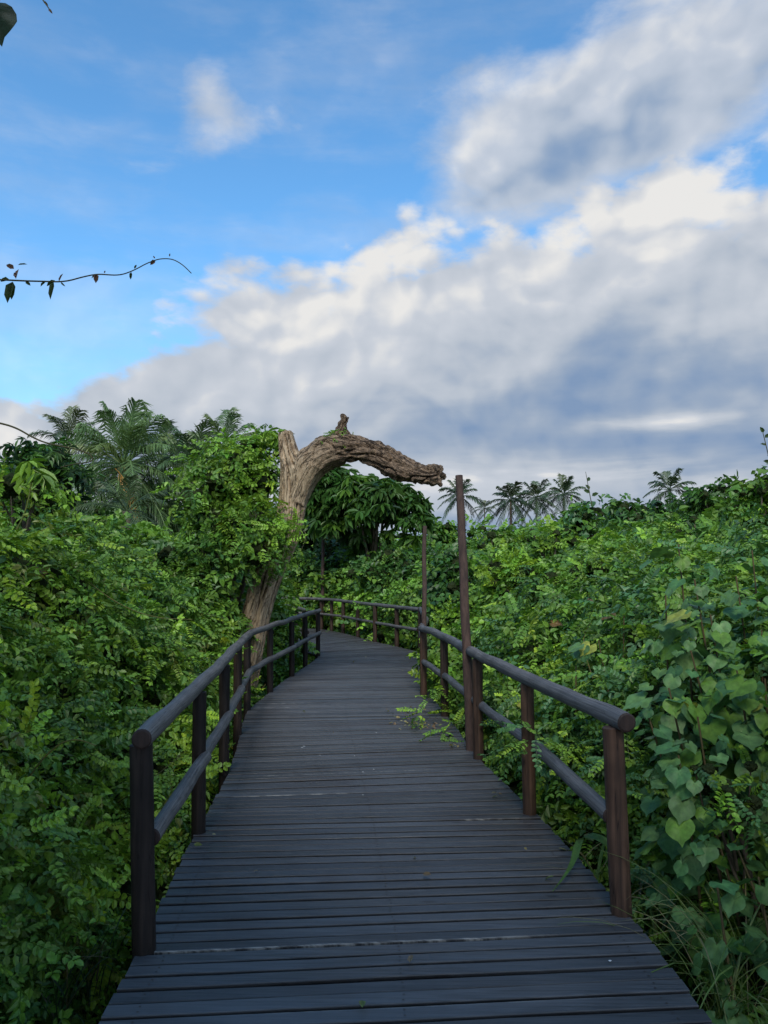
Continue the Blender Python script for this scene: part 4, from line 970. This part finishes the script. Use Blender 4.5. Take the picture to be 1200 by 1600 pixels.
vineobj('vine_shoot','thin leafy vine shoot poking up at the right edge above the skyline trees',[(1215,800),(1205,730),(1198,700),(1192,676)],7,.008,[(1193,676,120,.06,.3,gr),(1195,684,40,.06,.3,gr),(1197,696,150,.05,.3,gr),(1199,712,20,.06,.3,gr),(1203,722,170,.06,.3,gr)],4)
vineobj('vine_shoot','thin bare vine shoot rising above the vine pillar',[(925,790),(920,765),(917,748),(915,737)],15.5,.010,[(921,765,120,.13,.3,gr),(918,752,60,.12,.3,gr),(925,775,30,.14,.3,gr),(922,770,150,.14,.3,gr)],5)
def leafytop(label,px,py,d,seed,sc=1.0):   # small emergent sprout with a few drooping leaves
    rd=random.Random(seed); c=dp(px,py,d); mb=MB(); b_=c+np.array([-.25,0,-.8]); tube(mb,smoothpath([b_,(b_+c)/2+[.08,0,0],c],8),np.linspace(.012,.006,8),6,(1,1.6,.6),1,cap=False)
    place(mb,WHO,np.array([c,c+[.08,0,-.05],c+[-.05,0,.08]]),np.array([[.2,-.5,1],[.5,-.3,1],[-.3,-.4,1.]]),np.array([[1,0,0],[0,1,0],[.5,.5,0.]]),np.array([.36,.3,.26])*sc,np.array([PAL['bright'],PAL['mid'],PAL['bright']]))
    return tag(mb.build('leafy_sprout',[M_leaf,M_stem],None,b_),label,'plant')
leafytop('light green sprout with large drooping leaves standing above the thicket at far left',52,735,7.5,1,.72)
leafytop('leafy shoot sticking out at the top of the creeper tree, left of the dead trunk',425,682,12,2,.8)
# long thin stems crossing the left thicket
rd=random.Random(4)
for k,(lb_,pts,d) in enumerate((('long thin tendril looping across the left thicket',[(90,860),(160,930),(230,965),(300,968)],6.2),('pale bent stem rising in the left thicket below the mango tree',[(95,905),(120,880),(145,850)],7.2),('thin creeper stem arching over leaves at lower left',[(20,1250),(70,1180),(110,1150),(150,1165)],3.9))):
    vineobj('vine_tendril',lb_,pts,d,.005,[],20+k,col=(1.4,1.5,.8))

# unseen tree added behind the camera to darken the foreground; hanging twigs suggest it
rd=random.Random(12); l=[]
for k in range(34):
    l.append((rd.uniform(-6.0,3.0),rd.uniform(-5.5,-1.2),rd.uniform(4.6,7.2),1.1,1.1,.9))
root=empty('shade_tree',(-2.6,-3.2,GZ),'unseen leafy tree added behind the camera to shade the start of the boardwalk','tree')
mb=MB(); L_=np.array(l); P=[];Nn=[]
for q in l:
    d_=sph(220); P.append(np.array(q[:3])+d_*1.1*RNG.uniform(.6,1.1,(220,1))); Nn.append(d_)
P=np.concatenate(P);Nn=np.concatenate(Nn)
place(mb,SIML,P,norm(Nn*.4+[0,0,.8]),norm(Nn+RNG.normal(size=P.shape)*.6),RNG.uniform(.3,.5,len(P)),np.tile(PAL['mid'],(len(P),1)))
reloc(mb.build('crown',[M_leaf],root),root); mb=MB(); tube(mb,smoothpath([(-2.6,-3.2,GZ),(-2.4,-3.1,2),(-1.8,-3,5)],12),np.linspace(.2,.1,12),12); reloc(mb.build('trunk',[M_bark],root),root)

# ------------------------------------------------------------------ sky
SUN_EL=R(42); SUN_AZ=R(-176)      # azimuth measured from +Y towards +X: behind the camera, to the left
w=bpy.data.worlds.new('World'); scn.world=w; w.use_nodes=True; nt=w.node_tree; L=nt.links
for n in list(nt.nodes): nt.nodes.remove(n)
sky=node(nt,'ShaderNodeTexSky'); sky.sky_type='NISHITA'; sky.sun_disc=False; sky.sun_elevation=SUN_EL; sky.sun_rotation=SUN_AZ; sky.air_density=1.0; sky.dust_density=.4; sky.ozone_density=2.0
SKY_S=.11
tc=node(nt,'ShaderNodeTexCoord'); sx=node(nt,'ShaderNodeSeparateXYZ'); nrm=nt.nodes.new('ShaderNodeVectorMath'); nrm.operation='NORMALIZE'; L.new(tc.outputs['Generated'],nrm.inputs[0]); L.new(nrm.outputs[0],sx.inputs[0])
az=mth(nt,'ARCTAN2',sx.outputs[0],sx.outputs[1]); el=mth(nt,'ARCSINE',sx.outputs[2])
def sk(px,py):
    d=ray(px,py); d=d/np.linalg.norm(d); return math.atan2(d[0],d[1]),math.asin(d[2])
pv=mapping(nt,nrm.outputs[0],(1,1,1.5))
nA=noise_t(nt,pv,3.2,9,.50,.25); pv2=mapping(nt,nrm.outputs[0],(1,1,1.5),(.04,0,-.06)); nB=noise_t(nt,pv2,3.2,9,.50,.25)
nF=noise_t(nt,mapping(nt,nrm.outputs[0],(1,1,2.2),(4,2,1)),9,8,.6,.2)
nS=noise_t(nt,mapping(nt,nrm.outputs[0],(1,1,7),(1,5,2)),2.6,7,.55,.3)
relief=mth(nt,'SUBTRACT',nA,nB)
def ramp(x,lo,hi,stops,interp='LINEAR'):
    n=nt.nodes.new('ShaderNodeValToRGB'); n.color_ramp.interpolation=interp; e=n.color_ramp.elements
    xs=mth(nt,'DIVIDE',mth(nt,'SUBTRACT',x,lo),hi-lo); L.new(xs,n.inputs[0])
    e[0].position=max(0,(stops[0][0]-lo)/(hi-lo)); e[0].color=(stops[0][1],)*3+(1,); e[1].position=min(1,(stops[-1][0]-lo)/(hi-lo)); e[1].color=(stops[-1][1],)*3+(1,)
    for a,v in stops[1:-1]:
        q=e.new((a-lo)/(hi-lo)); q.color=(v,v,v,1)
    return n.outputs[0]
bd=[(-200,690),(0,585),(60,545),(150,485),(250,412),(350,402),(450,402),(500,425),(560,372),(620,325),(700,285),(780,255),(850,235),(950,205),(1050,185),(1200,150),(1400,140)]
bs=[sk(*p) for p in bd]; bs=[(-3.14,.45),(-1.6,.30)]+[(a,e_) for a,e_ in bs]+[(1.3,.55),(3.14,.45)]
elb=ramp(az,-3.15,3.15,bs)
wob=mth(nt,'ADD',mth(nt,'MULTIPLY',mth(nt,'SUBTRACT',nA,.5),.27),mth(nt,'MULTIPLY',mth(nt,'SUBTRACT',nF,.5),.20))
dist=mth(nt,'ADD',mth(nt,'SUBTRACT',elb,el),wob)          # >0 inside the bank
cov=maprange(nt,dist,-.02,.06)
def gauss(px,py,sxp,syp,rot=0):
    a0,e0=sk(px,py); s1=sxp/1200; s2=syp/1200; da=mth(nt,'SUBTRACT',az,a0); de=mth(nt,'SUBTRACT',el,e0); c,s=math.cos(rot),math.sin(rot)
    u=mth(nt,'ADD',mth(nt,'MULTIPLY',da,c/s1),mth(nt,'MULTIPLY',de,s/s1)); v=mth(nt,'ADD',mth(nt,'MULTIPLY',da,-s/s2),mth(nt,'MULTIPLY',de,c/s2))
    return mth(nt,'EXPONENT',mth(nt,'MULTIPLY',mth(nt,'ADD',mth(nt,'MULTIPLY',u,u),mth(nt,'MULTIPLY',v,v)),-1))
g1=gauss(770,200,105,100); g2=gauss(930,110,170,60,R(28)); g2b=gauss(1130,60,210,80,R(20)); gs=mth(nt,'ADD',mth(nt,'ADD',g1,mth(nt,'MULTIPLY',g2,1.0)),mth(nt,'MULTIPLY',g2b,.9))
g1c=gauss(1000,215,300,80,R(12)); gs=mth(nt,'ADD',gs,mth(nt,'MULTIPLY',g1c,1.05))
upc=maprange(nt,mth(nt,'ADD',gs,mth(nt,'MULTIPLY',mth(nt,'SUBTRACT',nF,.5),1.7)),.2,1.3,0,.9)
gw=mth(nt,'ADD',gauss(325,140,45,50,R(40)),mth(nt,'MULTIPLY',gauss(370,205,130,42,R(20)),.75))
wis=maprange(nt,mth(nt,'ADD',gw,mth(nt,'MULTIPLY',mth(nt,'SUBTRACT',nF,.5),1.9)),.3,1.4,0,.80)
thin=maprange(nt,mth(nt,'ADD',mth(nt,'ADD',mth(nt,'MULTIPLY',nS,.6),mth(nt,'MULTIPLY',nF,.4)),mth(nt,'MULTIPLY',gauss(60,560,260,110),.22)),.42,.75,0,.28)
cover=mth(nt,'MAXIMUM',mth(nt,'MAXIMUM',cov,upc),mth(nt,'MAXIMUM',wis,thin))
# cloud shading
def puff(scale,loc,detail=2.0):
    wn=nt.nodes.new('ShaderNodeTexNoise'); wn.inputs['Scale'].default_value=3.5; wn.inputs['Detail'].default_value=4
    base_=mapping(nt,nrm.outputs[0],(1,1,1.3),loc); L.new(base_,wn.inputs['Vector'])
    sb=nt.nodes.new('ShaderNodeVectorMath'); sb.operation='MULTIPLY_ADD'; L.new(wn.outputs['Color'],sb.inputs[0]); sb.inputs[1].default_value=(.16,.16,.16); L.new(base_,sb.inputs[2])
    v=nt.nodes.new('ShaderNodeTexVoronoi'); v.feature='F1'; v.inputs['Scale'].default_value=scale; v.inputs['Detail'].default_value=detail; v.inputs['Roughness'].default_value=.55
    L.new(sb.outputs[0],v.inputs['Vector']); return mth(nt,'SUBTRACT',1.0,v.outputs['Distance'])
pA=puff(9,(2,7,3)); pB=puff(9,(2.014,7,2.975))
prl=mth(nt,'SUBTRACT',pA,pB)
dist=mth(nt,'ADD',dist,mth(nt,'MULTIPLY',mth(nt,'SUBTRACT',pA,.38),.08))
cov=maprange(nt,dist,-.015,.055); cover=mth(nt,'MAXIMUM',mth(nt,'MAXIMUM',cov,upc),mth(nt,'MAXIMUM',wis,thin))
nM=noise_t(nt,mapping(nt,nrm.outputs[0],(1,1,1.25),(2,7,3)),7.5,8,.56,.4)
rl=mth(nt,'ADD',mth(nt,'MULTIPLY',relief,1.6),mth(nt,'MULTIPLY',prl,.60))
depth=maprange(nt,mth(nt,'ADD',mth(nt,'SUBTRACT',elb,el),mth(nt,'MULTIPLY',mth(nt,'SUBTRACT',nM,.5),.12)),-.02,.46,0,1,False)
fade=mth(nt,'SUBTRACT',1.0,mth(nt,'MULTIPLY',depth,.55))
b0=mth(nt,'ADD',mth(nt,'SUBTRACT',.82,mth(nt,'MULTIPLY',depth,.68)),mth(nt,'MULTIPLY',rl,fade))
glow=mth(nt,'ADD',mth(nt,'MULTIPLY',gauss(1060,325,280,80,R(8)),.34),mth(nt,'ADD',mth(nt,'MULTIPLY',gauss(620,470,170,110,R(20)),.22),mth(nt,'MULTIPLY',gauss(260,540,230,80,R(15)),.14)))
dk2=mth(nt,'ADD',mth(nt,'MULTIPLY',gauss(1010,200,260,50,R(12)),-.50),mth(nt,'MULTIPLY',gauss(950,600,420,80,R(-3)),-.20))
low=mth(nt,'MULTIPLY',maprange(nt,el,.03,.13,1,0),maprange(nt,nS,.38,.62,.1,1.0))
strk=mth(nt,'MULTIPLY',mth(nt,'ADD',gauss(800,765,330,38),mth(nt,'MULTIPLY',gauss(1040,660,90,14),.8)),maprange(nt,nS,.40,.60,.45,1.0))
b0=mth(nt,'ADD',b0,mth(nt,'MULTIPLY',strk,1.15))
b=mth(nt,'ADD',mth(nt,'ADD',b0,glow),mth(nt,'ADD',dk2,mth(nt,'MULTIPLY',low,.12)))
b=mth(nt,'ADD',b,mth(nt,'MULTIPLY',mth(nt,'SUBTRACT',nS,.5),mth(nt,'MULTIPLY',depth,.75)))
cr=nt.nodes.new('ShaderNodeValToRGB'); e=cr.color_ramp.elements; e[0].position=0; e[0].color=(.160,.235,.365,1); e[1].position=1; e[1].color=(.60,.595,.585,1)
for p_,c_ in ((.25,(.240,.300,.395,1)),(.5,(.355,.395,.455,1)),(.75,(.43,.46,.51,1))): q=e.new(p_); q.color=c_
L.new(b,cr.inputs[0])
SKYMUL=(.84,1.40,1.62)
skyc=mix(nt,1.0,sky.outputs[0],SKYMUL,'MULTIPLY'); 
skys=nt.nodes.new('ShaderNodeVectorMath'); skys.operation='SCALE'; L.new(skyc,skys.inputs[0]); skys.inputs['Scale'].default_value=1.0
back=maprange(nt,mth(nt,'ABSOLUTE',az),1.2,2.3,1,1.9)
cl=nt.nodes.new('ShaderNodeVectorMath'); cl.operation='SCALE'; L.new(cr.outputs[0],cl.inputs[0]); L.new(mth(nt,'MULTIPLY',back,1/SKY_S),cl.inputs['Scale'])
fin=mix(nt,cover,skys.outputs[0],cl.outputs[0])
below=maprange(nt,sx.outputs[2],-.06,-.01,1,0); fin=mix(nt,below,fin,(.5,.6,.5))
bg=node(nt,'ShaderNodeBackground'); L.new(fin,bg.inputs['Color']); bg.inputs['Strength'].default_value=SKY_S
o=node(nt,'ShaderNodeOutputWorld'); L.new(bg.outputs[0],o.inputs['Surface'])
w.cycles.sampling_method='MANUAL'; w.cycles.sample_map_resolution=512

sl=bpy.data.lights.new('sun','SUN'); sl.energy=2.1; sl.angle=R(20); sl.color=(1,.93,.82); so=bpy.data.objects.new('sun',sl); COL.objects.link(so)
dv=Vector((math.sin(SUN_AZ)*math.cos(SUN_EL),math.cos(SUN_AZ)*math.cos(SUN_EL),math.sin(SUN_EL))); so.rotation_euler=dv.to_track_quat('Z','Y').to_euler(); so.location=(0,0,30)

cam=bpy.data.cameras.new('camera'); co_=bpy.data.objects.new('camera',cam); COL.objects.link(co_); scn.camera=co_
cam.sensor_fit='VERTICAL'; cam.sensor_height=36; cam.lens=27; cam.clip_start=.05; cam.clip_end=4000
co_.location=(0,0,CH); co_.rotation_euler=(R(90)+TH,0,0)
scn.render.resolution_x=768; scn.render.resolution_y=1024
vs=scn.view_settings; vs.view_transform='Standard'; vs.look='None'; vs.exposure=.45; vs.gamma=1; vs.use_curve_mapping=False
scn.render.engine='CYCLES'
try:
    scn.cycles.max_bounces=6; scn.cycles.diffuse_bounces=3; scn.cycles.transmission_bounces=4; scn.cycles.glossy_bounces=2
except Exception: pass
print('faces',sum(len(m.polygons) for m in bpy.data.meshes))
